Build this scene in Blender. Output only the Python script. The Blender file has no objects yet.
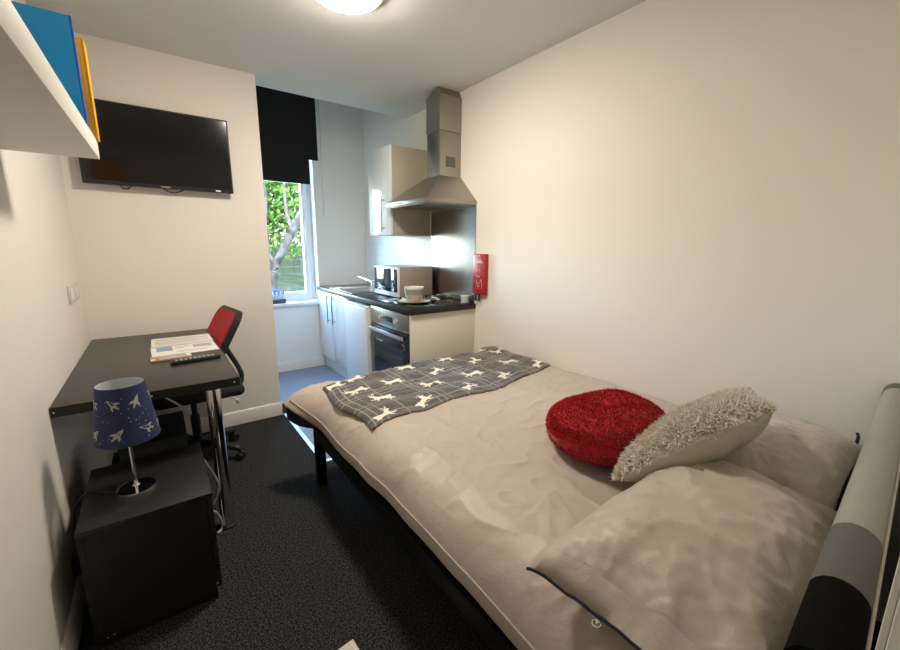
import bpy, bmesh, math, random
from mathutils import Vector, Matrix, noise, Euler
random.seed(7)
SC = bpy.context.scene
COL = SC.collection
PI = math.pi
W, H, D, T = 2.393, 2.5135, 1.155, 1.072

# ------------------------------------------------------------------ camera
def make_camera():
    yaw, pit, roll = .6369, -.1964, .0082
    F = Vector((math.sin(yaw)*math.cos(pit), math.cos(yaw)*math.cos(pit), math.sin(pit)))
    R = F.cross(Vector((0, 0, 1))).normalized(); U = R.cross(F)
    R2 = R*math.cos(roll)+U*math.sin(roll); U2 = -R*math.sin(roll)+U*math.cos(roll)
    cd = bpy.data.cameras.new('camera'); co = bpy.data.objects.new('camera', cd); COL.objects.link(co)
    m = Matrix((R2, U2, -F)).transposed().to_4x4(); m.translation = Vector((.3675, -3.254, 1.357))
    co.matrix_world = m
    cd.sensor_width = 36; cd.lens = 396.54/900*36; cd.clip_start = .01
    SC.camera = co
make_camera()
# ------------------------------------------------------------------ world, sky, exposure
wd = bpy.data.worlds.new('world'); SC.world = wd; wd.use_nodes = True
nt = wd.node_tree; nt.nodes.clear()
sky = nt.nodes.new('ShaderNodeTexSky'); sky.sky_type = 'NISHITA'; sky.sun_disc = False
sky.sun_elevation = math.radians(38); sky.sun_rotation = math.radians(200); sky.dust_density = 1.5
bg = nt.nodes.new('ShaderNodeBackground'); bg.inputs['Strength'].default_value = 12.5
wo = nt.nodes.new('ShaderNodeOutputWorld')
nt.links.new(sky.outputs[0], bg.inputs[0]); nt.links.new(bg.outputs[0], wo.inputs[0])
def area(name, loc, rot, sx, sy, energy, color=(1, 1, 1), portal=False):
    ld = bpy.data.lights.new(name, 'AREA'); ld.shape = 'RECTANGLE'; ld.size = sx; ld.size_y = sy
    ld.energy = energy; ld.color = color
    if portal: ld.cycles.is_portal = True
    o = bpy.data.objects.new(name, ld); COL.objects.link(o); o.location = loc; o.rotation_euler = rot
    return o
area('window_daylight', (1.44, D+.30, 1.85), (PI/2, 0, PI), .78, 2.1, 1, portal=True)
vs = SC.view_settings; vs.view_transform = 'Standard'; vs.look = 'None'; vs.gamma = 1; vs.use_curve_mapping = False
vs.exposure = 0.0
LAMP_STRENGTH = 154

# ------------------------------------------------------------------ materials
def pb(m): return m.node_tree.nodes['Principled BSDF']
def mat(name, col, rough=.5, metal=0, bump=0, bscale=50, var=0, vscale=8, spec=None, coat=0, emis=None, stretch=None, sheen=0, trans=0):
    m = bpy.data.materials.new(name); m.use_nodes = True; n = m.node_tree; p = pb(m)
    p.inputs['Base Color'].default_value = (*col, 1); p.inputs['Roughness'].default_value = rough
    p.inputs['Metallic'].default_value = metal
    if spec is not None: p.inputs['Specular IOR Level'].default_value = spec
    if coat: p.inputs['Coat Weight'].default_value = coat; p.inputs['Coat Roughness'].default_value = .05
    if sheen: p.inputs['Sheen Weight'].default_value = sheen; p.inputs['Sheen Roughness'].default_value = .4
    if trans: p.inputs['Transmission Weight'].default_value = trans
    if emis: p.inputs['Emission Color'].default_value = (*emis[0], 1); p.inputs['Emission Strength'].default_value = emis[1]
    if bump or var:
        tc = n.nodes.new('ShaderNodeTexCoord'); mp = n.nodes.new('ShaderNodeMapping')
        n.links.new(tc.outputs['Object'], mp.inputs[0])
        if stretch: mp.inputs['Scale'].default_value = stretch
    if bump:
        t = n.nodes.new('ShaderNodeTexNoise'); t.inputs['Scale'].default_value = bscale; t.inputs['Detail'].default_value = 4
        b = n.nodes.new('ShaderNodeBump'); b.inputs['Strength'].default_value = bump; b.inputs['Distance'].default_value = .01
        n.links.new(mp.outputs[0], t.inputs[0]); n.links.new(t.outputs[0], b.inputs['Height']); n.links.new(b.outputs[0], p.inputs['Normal'])
    if var:
        t2 = n.nodes.new('ShaderNodeTexNoise'); t2.inputs['Scale'].default_value = vscale; t2.inputs['Detail'].default_value = 5
        r = n.nodes.new('ShaderNodeValToRGB')
        r.color_ramp.elements[0].position = .3; r.color_ramp.elements[1].position = .7
        r.color_ramp.elements[0].color = (*[c*(1-var) for c in col], 1); r.color_ramp.elements[1].color = (*[min(1, c*(1+var)) for c in col], 1)
        n.links.new(mp.outputs[0], t2.inputs[0]); n.links.new(t2.outputs[0], r.inputs[0]); n.links.new(r.outputs[0], p.inputs['Base Color'])
    return m
M = dict(
 wall=mat('wall_paint', (.80, .765, .70), .75, bump=.02, bscale=120),
 ceil=mat('ceiling_paint', (.74, .735, .71), .85, bump=.015, bscale=100),
 kwall=mat('kitchen_wall_paint', (.87, .89, .86), .75, bump=.02, bscale=120),
 trim=mat('white_gloss_trim', (.80, .78, .73), .35),
 vinyl=mat('vinyl_floor', (.20, .25, .34), .45, var=.06, vscale=60),
 alu=mat('aluminium_strip', (.7, .7, .7), .3, 1),
 upvc=mat('white_upvc', (.85, .88, .88), .3),
 black_metal=mat('black_metal', (.006, .006, .007), .5, spec=.2),
 black_wood=mat('black_ash_veneer', (.008, .0075, .007), .5, var=.25, vscale=20, stretch=(1, 1, 8)),
 desk=mat('black_brown_laminate', (.036, .033, .030), .36, var=.15, vscale=40, stretch=(6, 1, 1)),
 desk_edge=mat('desk_edge_band', (.015, .014, .013), .45),
 chrome=mat('chrome', (.85, .85, .86), .08, 1),
 steel=mat('brushed_steel', (.36, .335, .30), .30, 1, bump=.03, bscale=60, stretch=(1, 1, 25)),
 steel_sp=mat('splashback_steel', (.40, .38, .36), .26, 1, bump=.015, bscale=20, stretch=(1, 1, .2)),
 plastic=mat('black_plastic', (.012, .012, .013), .45),
 microwave_case=mat('taupe_enamel', (.33, .28, .23), .35),
 gloss_black=mat('tv_screen_glass', (.004, .004, .005), .12, spec=.5),
 gloss_white=mat('gloss_white_door', (.80, .84, .86), .12, coat=.6),
 cream=mat('cream_panel', (.72, .68, .58), .4),
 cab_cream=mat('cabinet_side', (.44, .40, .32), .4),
 fridge=mat('fridge_white', (.82, .86, .88), .35),
 worktop=mat('dark_worktop', (.014, .013, .014), .4, spec=.35, var=.4, vscale=180),
 glass_black=mat('black_glass', (.008, .009, .010), .06),
 oven_glass=mat('oven_glass', (.012, .018, .024), .06),
 red_mesh=mat('red_fabric', (.42, .012, .02), .8, bump=.3, bscale=400),
 black_fabric=mat('black_fabric', (.012, .012, .013), .85, bump=.3, bscale=300),
 paper=mat('paper_white', (.78, .77, .73), .6),
 paper_blue=mat('paper_blue_print', (.22, .34, .48), .5),
 paper_grey=mat('paper_grey_print', (.42, .40, .38), .6),
 tan=mat('tan_cover', (.42, .27, .18), .5),
 white_plastic=mat('white_plastic', (.80, .80, .78), .35),
 navy=mat('navy_shade_fabric', (.018, .027, .095), .75, bump=.15, bscale=500, trans=0),
 silver_print=mat('silver_print', (.42, .41, .42), .5),
 shade_in=mat('shade_lining', (.62, .66, .70), .7),
 blue_b=mat('blue_binder_gloss', (.004, .27, .66), .15, coat=.5, bump=.05, bscale=20),
 blue_d=mat('blue_binder_spine', (.004, .11, .42), .25, coat=.3),
 orange=mat('orange_binder', (.90, .40, .008), .4),
 shelf=mat('white_shelf', (.84, .81, .75), .5),
 red_plastic=mat('red_box', (.36, .015, .015), .35),
 pale_print=mat('pale_print', (.72, .52, .50), .5),
 navy_pipe=mat('navy_piping', (.010, .010, .030), .8),
 teal=mat('teal_glaze', (.22, .30, .28), .3),
 biscuit=mat('biscuit_glaze', (.46, .35, .26), .4),
 ivory=mat('ivory_glaze', (.78, .72, .62), .25),
 blindm=mat('black_blind', (.008, .008, .010), .9),
 satin_grey=mat('headboard_pale_grey', (.31, .32, .285), .55, bump=.08, bscale=300),
 mid_grey=mat('headboard_mid_grey', (.095, .10, .092), .6, bump=.08, bscale=300),
 pale_edge=mat('headboard_edge', (.55, .52, .45), .5),
 hb_black=mat('headboard_black', (.006, .006, .006), .95, bump=.1, bscale=200, spec=.05),
 mattress=mat('mattress_ticking', (.65, .63, .60), .8, bump=.1, bscale=100),
 stag=mat('cream_stag_print', (.80, .77, .66), .9, bump=.3, bscale=300),
 bark=mat('pale_bark', (.030, .028, .026), .9, spec=0, bump=.6, bscale=12, var=.75, vscale=9),
 leaf=mat('leaf_green', (.022, .055, .009), .9, spec=.05, var=.5, vscale=3),
 grass=mat('grass', (.02, .04, .008), .9, spec=0, bump=.5, bscale=40, var=.4, vscale=5),
 fence=mat('grey_green_fence', (.018, .026, .018), .9, spec=0, var=.2, vscale=10),
 lav=mat('lavender_flower', (.20, .22, .70), .7),
 stem=mat('green_stem', (.10, .22, .08), .7),
 planter=mat('grey_planter', (.10, .11, .11), .6),
 socket=mat('socket_plate', (.62, .61, .58), .4),
 cable_w=mat('white_cable', (.60, .60, .57), .4),
 bluewhite=mat('pale_blue_tub', (.50, .58, .68), .35),
)
# painted window side of kitchen uses a plain cool white; carpet speckle
def carpet_mat():
    m = mat('charcoal_carpet', (.02, .02, .02), .95); n = m.node_tree; p = pb(m)
    tc = n.nodes.new('ShaderNodeTexCoord')
    t = n.nodes.new('ShaderNodeTexNoise'); t.inputs['Scale'].default_value = 210; t.inputs['Detail'].default_value = 2
    t3 = n.nodes.new('ShaderNodeTexNoise'); t3.inputs['Scale'].default_value = 125; t3.inputs['Detail'].default_value = 3
    ad = n.nodes.new('ShaderNodeMath'); ad.operation = 'MULTIPLY'
    r = n.nodes.new('ShaderNodeValToRGB'); e = r.color_ramp.elements
    e[0].position = .19; e[0].color = (.007, .0075, .008, 1); e[1].position = .36; e[1].color = (.078, .078, .076, 1)
    for x in (t, t3): n.links.new(tc.outputs['Object'], x.inputs[0])
    n.links.new(t.outputs[0], ad.inputs[0]); n.links.new(t3.outputs[0], ad.inputs[1])
    n.links.new(ad.outputs[0], r.inputs[0]); n.links.new(r.outputs[0], p.inputs['Base Color'])
    b = n.nodes.new('ShaderNodeBump'); b.inputs['Strength'].default_value = .8; b.inputs['Distance'].default_value = .006
    n.links.new(ad.outputs[0], b.inputs['Height']); n.links.new(b.outputs[0], p.inputs['Normal'])
    p.inputs['Specular IOR Level'].default_value = .15
    return m
M['carpet'] = carpet_mat()
def satin(name, col):
    m = mat(name, col, .42); n = m.node_tree; p = pb(m)
    tc = n.nodes.new('ShaderNodeTexCoord')
    a = n.nodes.new('ShaderNodeTexNoise'); a.inputs['Scale'].default_value = 13; a.inputs['Detail'].default_value = 4; a.inputs['Roughness'].default_value = .6; a.inputs['Distortion'].default_value = .5
    c = n.nodes.new('ShaderNodeTexNoise'); c.inputs['Scale'].default_value = 420; c.inputs['Detail'].default_value = 2
    for x in (a, c): n.links.new(tc.outputs['Object'], x.inputs[0])
    rg = n.nodes.new('ShaderNodeTexNoise'); rg.noise_type = 'RIDGED_MULTIFRACTAL'; rg.inputs['Scale'].default_value = 4.2; rg.inputs['Detail'].default_value = 4; rg.inputs['Roughness'].default_value = .45; rg.inputs['Distortion'].default_value = .35
    mpg = n.nodes.new('ShaderNodeMapping'); mpg.inputs['Scale'].default_value = (1.35, .8, 1); mpg.inputs['Rotation'].default_value = (0, 0, .5)
    n.links.new(tc.outputs['Object'], mpg.inputs[0]); n.links.new(mpg.outputs[0], rg.inputs[0])
    b0 = n.nodes.new('ShaderNodeBump'); b0.inputs['Strength'].default_value = .7; b0.inputs['Distance'].default_value = .022; n.links.new(rg.outputs[0], b0.inputs['Height'])
    b1 = n.nodes.new('ShaderNodeBump'); b1.inputs['Strength'].default_value = .14; b1.inputs['Distance'].default_value = .03; n.links.new(b0.outputs[0], b1.inputs['Normal'])
    b2 = n.nodes.new('ShaderNodeBump'); b2.inputs['Strength'].default_value = .35; b2.inputs['Distance'].default_value = .002
    n.links.new(a.outputs[0], b1.inputs['Height']); n.links.new(c.outputs[0], b2.inputs['Height'])
    n.links.new(b1.outputs[0], b2.inputs['Normal']); n.links.new(b2.outputs[0], p.inputs['Normal'])
    p.inputs['Sheen Weight'].default_value = .25; p.inputs['Specular IOR Level'].default_value = .55
    return m
M['satin'] = satin('taupe_satin', (.50, .42, .355))
M['satin2'] = satin('taupe_satin_pillow', (.49, .42, .35))
def blanket_mat():
    m = mat('plaid_fleece', (.09, .085, .085), .95); n = m.node_tree; p = pb(m)
    uv = n.nodes.new('ShaderNodeUVMap'); sp = n.nodes.new('ShaderNodeSeparateXYZ'); n.links.new(uv.outputs[0], sp.inputs[0])
    def band(out, period, lines, off):
        d = n.nodes.new('ShaderNodeMath'); d.operation = 'MULTIPLY_ADD'; d.inputs[1].default_value = 1/period; d.inputs[2].default_value = off
        f = n.nodes.new('ShaderNodeMath'); f.operation = 'FRACT'; n.links.new(out, d.inputs[0]); n.links.new(d.outputs[0], f.inputs[0])
        r = n.nodes.new('ShaderNodeValToRGB'); r.color_ramp.interpolation = 'CONSTANT'; e = r.color_ramp.elements
        e[0].position = 0; e[0].color = (0, 0, 0, 1); e[1].position = .999; e[1].color = (0, 0, 0, 1)
        for a, w, v in lines:
            v = min(1, v*1.55)
            x = e.new(a); x.color = (v, v, v, 1); y = e.new(a+w); y.color = (0, 0, 0, 1)
        n.links.new(f.outputs[0], r.inputs[0]); return r.outputs[0]
    L1 = [(.20, .018, .55), (.30, .018, .55), (.40, .018, .3), (.70, .02, .6)]
    L2 = [(.12, .022, .6), (.24, .05, .22), (.34, .022, .6), (.68, .02, .55), (.76, .07, .16)]
    ox = band(sp.outputs[0], .36, L1, .15); oy = band(sp.outputs[1], .33, L2, .3)
    ad = n.nodes.new('ShaderNodeMath'); ad.operation = 'ADD'; ad.use_clamp = True; n.links.new(ox, ad.inputs[0]); n.links.new(oy, ad.inputs[1])
    tc = n.nodes.new('ShaderNodeTexCoord'); t = n.nodes.new('ShaderNodeTexNoise'); t.inputs['Scale'].default_value = 220; n.links.new(tc.outputs['Object'], t.inputs[0])
    mu = n.nodes.new('ShaderNodeMath'); mu.operation = 'MULTIPLY'; n.links.new(ad.outputs[0], mu.inputs[0]); n.links.new(t.outputs[0], mu.inputs[1])
    mx = n.nodes.new('ShaderNodeMix'); mx.data_type = 'RGBA'; mx.inputs[6].default_value = (.078, .070, .068, 1); mx.inputs[7].default_value = (.62, .60, .55, 1)
    n.links.new(mu.outputs[0], mx.inputs[0]); n.links.new(mx.outputs[2], p.inputs['Base Color'])
    b = n.nodes.new('ShaderNodeBump'); b.inputs['Strength'].default_value = .6; b.inputs['Distance'].default_value = .004
    n.links.new(t.outputs[0], b.inputs['Height']); n.links.new(b.outputs[0], p.inputs['Normal'])
    p.inputs['Sheen Weight'].default_value = .3
    return m
M['plaid'] = blanket_mat()
def tile_mat():
    m = mat('white_wall_tile', (.78, .82, .82), .38); n = m.node_tree; p = pb(m)
    tc = n.nodes.new('ShaderNodeTexCoord'); sp = n.nodes.new('ShaderNodeSeparateXYZ'); cb = n.nodes.new('ShaderNodeCombineXYZ')
    n.links.new(tc.outputs['Object'], sp.inputs[0]); n.links.new(sp.outputs[1], cb.inputs[0]); n.links.new(sp.outputs[2], cb.inputs[1])
    br = n.nodes.new('ShaderNodeTexBrick'); br.offset = 0; br.inputs['Scale'].default_value = 1
    br.inputs['Brick Width'].default_value = .3; br.inputs['Row Height'].default_value = .125; br.inputs['Mortar Size'].default_value = .0025
    br.inputs['Color1'].default_value = br.inputs['Color2'].default_value = (.76, .81, .82, 1); br.inputs['Mortar'].default_value = (.66, .70, .71, 1)
    n.links.new(cb.outputs[0], br.inputs[0]); n.links.new(br.outputs[0], p.inputs['Base Color'])
    return m
M['tile'] = tile_mat()
def brick_mat():
    m = mat('pink_brick', (.5, .3, .25), .9); n = m.node_tree; p = pb(m)
    tc = n.nodes.new('ShaderNodeTexCoord'); sp = n.nodes.new('ShaderNodeSeparateXYZ'); cb = n.nodes.new('ShaderNodeCombineXYZ')
    n.links.new(tc.outputs['Object'], sp.inputs[0]); n.links.new(sp.outputs[0], cb.inputs[0]); n.links.new(sp.outputs[2], cb.inputs[1])
    br = n.nodes.new('ShaderNodeTexBrick'); br.inputs['Scale'].default_value = 1; br.inputs['Brick Width'].default_value = .22; br.inputs['Row Height'].default_value = .075; br.inputs['Mortar Size'].default_value = .006
    br.inputs['Color1'].default_value = (.11, .05, .038, 1); br.inputs['Color2'].default_value = (.13, .07, .05, 1); br.inputs['Mortar'].default_value = (.11, .10, .09, 1)
    n.links.new(cb.outputs[0], br.inputs[0]); n.links.new(br.outputs[0], p.inputs['Base Color'])
    return m
M['brick'] = brick_mat()
M['lamp'] = mat('lit_diffuser', (.9, .9, .88), .4, emis=((1.0, .90, .76), LAMP_STRENGTH))
def fur_mat(name, root, tip):
    m = mat(name, tip, .8); n = m.node_tree; p = pb(m)
    tc = n.nodes.new('ShaderNodeTexCoord'); t = n.nodes.new('ShaderNodeTexNoise'); t.inputs['Scale'].default_value = 60; t.inputs['Detail'].default_value = 3
    r = n.nodes.new('ShaderNodeValToRGB'); e = r.color_ramp.elements; e[0].position = .3; e[0].color = (*root, 1); e[1].position = .65; e[1].color = (*tip, 1)
    n.links.new(tc.outputs['Object'], t.inputs[0]); n.links.new(t.outputs[0], r.inputs[0]); n.links.new(r.outputs[0], p.inputs['Base Color'])
    p.inputs['Sheen Weight'].default_value = .35; p.inputs['Specular IOR Level'].default_value = .25
    return m
M['fur_red'] = fur_mat('red_plush', (.33, .002, .006), (.56, .006, .014))
M['fur_cream'] = fur_mat('cream_shag', (.50, .45, .37), (.72, .67, .57))
M['cushion_back'] = mat('cream_cushion_back', (.52, .48, .38), .7, bump=.2, bscale=200)

# ------------------------------------------------------------------ builders
class B:
    def __init__(s): s.bm = bmesh.new()
    def _fin(s, verts, mi, bevel=0, seg=2):
        faces = {f for v in verts for f in v.link_faces}
        for f in faces: f.material_index = mi
        if bevel:
            ed = list({e for v in verts for e in v.link_edges})
            r = bmesh.ops.bevel(s.bm, geom=ed, offset=bevel, segments=seg, affect='EDGES', profile=.5, clamp_overlap=True)
            for f in r['faces']: f.material_index = mi
    def box(s, x0, y0, z0, x1, y1, z1, mi=0, bevel=0, seg=2, rz=0, m=None):
        r = bmesh.ops.create_cube(s.bm, size=1); vs_ = r['verts']
        c = Vector(((x0+x1)/2, (y0+y1)/2, (z0+z1)/2)); sc = (abs(x1-x0), abs(y1-y0), abs(z1-z0))
        mt = Matrix.Translation(c) @ (Matrix.Rotation(rz, 4, 'Z') if rz else Matrix.Identity(4)) @ Matrix.Diagonal((*sc, 1))
        if m is not None: mt = m @ mt
        bmesh.ops.transform(s.bm, matrix=mt, verts=vs_)
        s._fin(vs_, mi, bevel, seg); return s
    def cyl(s, p0, p1, r, r2=None, seg=24, mi=0, bevel=0):
        p0, p1 = Vector(p0), Vector(p1); d = p1-p0; r2 = r if r2 is None else r2
        q = d.to_track_quat('Z', 'Y').to_matrix().to_4x4()
        k = bmesh.ops.create_cone(s.bm, cap_ends=True, segments=seg, radius1=r, radius2=r2, depth=d.length)
        bmesh.ops.transform(s.bm, matrix=Matrix.Translation((p0+p1)/2) @ q, verts=k['verts'])
        for f in {f for v in k['verts'] for f in v.link_faces}: f.material_index = mi
        return s
    def sph(s, c, r, mi=0, scale=(1, 1, 1), seg=16):
        k = bmesh.ops.create_uvsphere(s.bm, u_segments=seg, v_segments=seg//2+2, radius=r)
        bmesh.ops.transform(s.bm, matrix=Matrix.Translation(c) @ Matrix.Diagonal((*scale, 1)), verts=k['verts'])
        for f in {f for v in k['verts'] for f in v.link_faces}: f.material_index = mi
        return s
    def tube(s, pts, r, seg=8, mi=0, smooth=True):
        pts = [Vector(p) for p in pts]
        if smooth and len(pts) > 2:
            out = []; P = [pts[0]]+pts+[pts[-1]]
            for i in range(1, len(P)-2):
                for k in range(6):
                    t = k/6; a, b, c, d = P[i-1:i+3]
                    out.append(.5*((2*b)+(c-a)*t+(2*a-5*b+4*c-d)*t*t+(3*b-a-3*c+d)*t**3))
            out.append(pts[-1]); pts = out
        rings = []; up = Vector((0, 0, 1))
        for i, p in enumerate(pts):
            d = (pts[min(i+1, len(pts)-1)]-pts[max(i-1, 0)]).normalized()
            a = d.cross(up if abs(d.z) < .95 else Vector((1, 0, 0))).normalized(); b = d.cross(a)
            rr = r[i*(len(r)-1)//max(1, len(pts)-1)] if isinstance(r, (list, tuple)) else r
            rings.append([s.bm.verts.new(p+a*rr*math.cos(2*PI*k/seg)+b*rr*math.sin(2*PI*k/seg)) for k in range(seg)])
        for i in range(len(rings)-1):
            for k in range(seg):
                f = s.bm.faces.new((rings[i][k], rings[i][(k+1) % seg], rings[i+1][(k+1) % seg], rings[i+1][k])); f.material_index = mi
        for rg in (rings[0][::-1], rings[-1]):
            f = s.bm.faces.new(rg); f.material_index = mi
        return s
    def lathe(s, c, prof, seg=40, mi=0, mis=None):
        c = Vector(c); rings = []
        for (r, z) in prof:
            if r < 1e-6: rings.append([s.bm.verts.new(c+Vector((0, 0, z)))])
            else: rings.append([s.bm.verts.new(c+Vector((r*math.cos(2*PI*k/seg), r*math.sin(2*PI*k/seg), z))) for k in range(seg)])
        for i in range(len(rings)-1):
            a, b = rings[i], rings[i+1]; q = mis[i] if mis else mi
            for k in range(seg):
                k2 = (k+1) % seg
                if len(a) == 1 and len(b) == 1: continue
                if len(a) == 1: f = s.bm.faces.new((a[0], b[k2], b[k]))
                elif len(b) == 1: f = s.bm.faces.new((a[k], a[k2], b[0]))
                else: f = s.bm.faces.new((a[k], a[k2], b[k2], b[k]))
                f.material_index = q
        return s
    def quad(s, pts, mi=0):
        f = s.bm.faces.new([s.bm.verts.new(p) for p in pts]); f.material_index = mi; return s
    def prism(s, poly, v, mi=0, bevel=0):
        """poly: list of 3D points, extruded along v"""
        a = [s.bm.verts.new(Vector(p)) for p in poly]; v = Vector(v); b = [s.bm.verts.new(Vector(p)+v) for p in poly]
        n = len(a); fs = [s.bm.faces.new(a[::-1]), s.bm.faces.new(b)]
        for i in range(n): fs.append(s.bm.faces.new((a[i], a[(i+1) % n], b[(i+1) % n], b[i])))
        for f in fs: f.material_index = mi
        if bevel: s._fin(a+b, mi, bevel)
        return s
    def obj(s, name, mats, parent=None, org=None, ang=35, fix=True):
        bm = s.bm
        o_ = Vector(org) if org is not None else (Vector(parent['_o']) if parent is not None and '_o' in parent else Vector((0, 0, 0)))
        if fix: bmesh.ops.recalc_face_normals(bm, faces=bm.faces)
        bmesh.ops.translate(bm, vec=-o_, verts=bm.verts)
        me = bpy.data.meshes.new(name); bm.to_mesh(me); bm.free()
        for p in me.polygons: p.use_smooth = True
        try: me.set_sharp_from_angle(angle=math.radians(ang))
        except Exception: pass
        for x in (mats if isinstance(mats, (list, tuple)) else [mats]): me.materials.append(M[x])
        o = bpy.data.objects.new(name, me); COL.objects.link(o)
        if parent is not None: o.parent = parent
        else: o.location = o_
        o['_o'] = o_[:]
        return o
def tag(o, label, cat, group=None, kind=None):
    o['label'] = label; o['category'] = cat
    if group: o['group'] = group
    if kind: o['kind'] = kind
    return o
def thing(name, label, cat, loc, group=None):
    o = bpy.data.objects.new(name, None); COL.objects.link(o); o.location = loc; o.empty_display_size = .05; o['_o'] = tuple(loc)
    return tag(o, label, cat, group)
def box(*a, **k): return B().box(*a, **k)
def struct(name, b, m, label, cat, org=None):
    return tag(b.obj(name, m, None, org), label, cat, kind='structure')

# ------------------------------------------------------------------ the room
YB = -3.262          # back wall face
struct('wall_left', box(-.12, -4.6, -.1, 0, 0, 3.2), 'wall', 'cream painted left wall with shelf and double socket', 'wall')
struct('wall_far', box(-.12, 0, -.1, T, D, 3.2), 'wall', 'cream wall block with the television mounted on it', 'wall')
struct('wall_right', box(W, -4.6, -.1, W+.12, D+.3, 3.2), 'wall', 'long cream wall on the right beside the bed', 'wall')
b = B(); wx0, wx1, wz0, wz1 = 1.10, 1.812, .745, 2.95
b.box(T-.3, D, -.1, wx0, D+.3, 3.2).box(wx1, D, -.1, W, D+.3, 3.2).box(wx0, D, -.1, wx1, D+.3, wz0-.035).box(wx0, D, wz1, wx1, D+.3, 3.2)
struct('wall_window', b, 'kwall', 'pale wall at the end of the kitchen around the window', 'wall')
b = B().box(.90, YB-.12, -.1, W, YB, 3.2).box(0, YB-.12, 2.08, .90, YB, 3.2)
struct('wall_back', b, 'wall', 'wall behind the headboard with the doorway', 'wall')
struct('wall_hall', box(0, -4.6, -.1, W, -4.48, 3.2), 'wall', 'end wall of the hallway behind the doorway', 'wall')
struct('ceiling', box(-.12, -4.6, H, W+.1, .203, 3.2), 'ceil', 'flat painted ceiling that stops short of the window', 'ceiling')
struct('ceiling_kitchen', box(T-.1, .203, 3.1, W+.1, D+.3, 3.2), 'ceil', 'higher ceiling above the kitchen end', 'ceiling')
b = B().box(0, -4.6, -.1, W, -.92, 0).box(0, -.92, -.1, 1.10, 0, 0)
struct('floor', b, 'carpet', 'charcoal flecked carpet', 'floor')
struct('floor_kitchen', box(1.10, -.92, -.1, W, D, 0), 'vinyl', 'blue grey vinyl floor of the kitchen end', 'floor')
b = B().box(1.085, -.935, 0, 1.112, 0, .004).box(1.112, -.935, 0, W, -.908, .004)
struct('trim_1', b, 'alu', 'metal threshold strip between carpet and vinyl', 'threshold strip')
def skirt(b, p0, p1, n, h=.107, t=.015):
    p0, p1, n = Vector((*p0, 0)), Vector((*p1, 0)), Vector((*n, 0)); d = p1-p0
    prof = [(0, 0), (t, 0), (t, h*.72), (t*.75, h*.80), (t*.7, h*.86), (t*.35, h*.97), (0, h)]
    b.prism([p0+n*a+Vector((0, 0, z)) for a, z in prof], d)
    return b
struct('baseboard_left', skirt(B(), (0, YB), (0, 0), (1, 0)), 'trim', 'white moulded skirting along the left wall', 'skirting board')
struct('baseboard_far', skirt(skirt(B(), (.015, 0), (T+.012, 0), (0, -1)), (T, -.012), (T, D), (1, 0), t=.012), 'trim', 'white moulded skirting under the television wall', 'skirting board')
struct('baseboard_window', skirt(B(), (T+.012, D), (1.84, D), (0, -1)), 'trim', 'white moulded skirting under the window', 'skirting board')
struct('baseboard_back', skirt(B(), (.96, YB), (W, YB), (0, 1), h=.12, t=.030), 'trim', 'white moulded skirting behind the headboard', 'skirting board')
b = B().box(.875, YB-.12, 0, .90, YB+.0, 2.08).box(0, YB-.12, 2.055, .875, YB, 2.08)
b.box(.898, YB, 0, .965, YB+.010, 2.14, bevel=.002).box(.902, YB+.010, 0, .925, YB+.016, 2.13, bevel=.002).box(.940, YB+.010, 0, .955, YB+.014, 2.13, bevel=.002).box(0, YB, 2.08, .898, YB+.012, 2.14, bevel=.002)
struct('door_1', b, 'trim', 'white lining of the open doorway', 'door frame')

# window
wroot = bpy.data.objects.new('window_1', None); COL.objects.link(wroot); wroot.location = (1.45, D+.18, wz0); wroot['_o'] = (1.45, D+.18, wz0)
tag(wroot, 'tall white window at the end of the kitchen', 'window', kind='structure')
b = B(); y0, y1 = D+.12, D+.19
b.box(wx0, y0, wz0, wx0+.05, y1, wz1, bevel=.004).box(wx1-.05, y0, wz0, wx1, y1, wz1, bevel=.004)
b.box(wx0+.0501, y0, wz0, wx1-.0501, y1, wz0+.05, bevel=.004).box(wx0+.0501, y0, wz1-.05, wx1-.0501, y1, wz1, bevel=.004)
b.obj('window_frame', 'upvc', wroot)
b = B(); y0, y1 = D+.105, D+.165; a0, a1, c0, c1 = wx0+.045, wx1-.045, wz0+.045, wz1-.045
b.box(a0, y0, c0, a0+.06, y1, c1, bevel=.006).box(a1-.06, y0, c0, a1, y1, c1, bevel=.006).box(a0+.0601, y0, c0, a1-.0601, y1, c0+.06, bevel=.006).box(a0+.0601, y0, c1-.06, a1-.0601, y1, c1, bevel=.006)
b.box(a0+.0601, y0+.002, 2.0, a1-.0601, y1, 2.05, bevel=.004)
sash = b.obj('window_sash', 'upvc', wroot)
b = B().box(a1-.045, y0-.012, 1.50, a1-.02, y0, 1.55, bevel=.003).box(a1-.04, y0-.02, 1.42, a1-.026, y0-.008, 1.53, bevel=.003)
b.obj('window_handle', 'white_plastic', sash)
gl = bpy.data.materials.new('window_glass'); gl.use_nodes = True; gn = gl.node_tree; gn.nodes.clear()
g1 = gn.nodes.new('ShaderNodeBsdfTransparent'); g2 = gn.nodes.new('ShaderNodeBsdfGlossy'); g2.inputs['Roughness'].default_value = .02
g3 = gn.nodes.new('ShaderNodeMixShader'); g3.inputs[0].default_value = .06; g4 = gn.nodes.new('ShaderNodeOutputMaterial')
g1.inputs[0].default_value = (.95, .98, .98, 1)
gn.links.new(g1.outputs[0], g3.inputs[1]); gn.links.new(g2.outputs[0], g3.inputs[2]); gn.links.new(g3.outputs[0], g4.inputs[0]); M['glass'] = gl
box(a0+.05, D+.13, c0+.05, a1-.05, D+.136, c1-.05).obj('pane', 'glass', wroot)
b = B().box(wx0-.02, D-.035, wz0-.035, wx1+.012, D+.12, wz0, bevel=.008)
b.obj('window_sill', 'trim', wroot)

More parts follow.
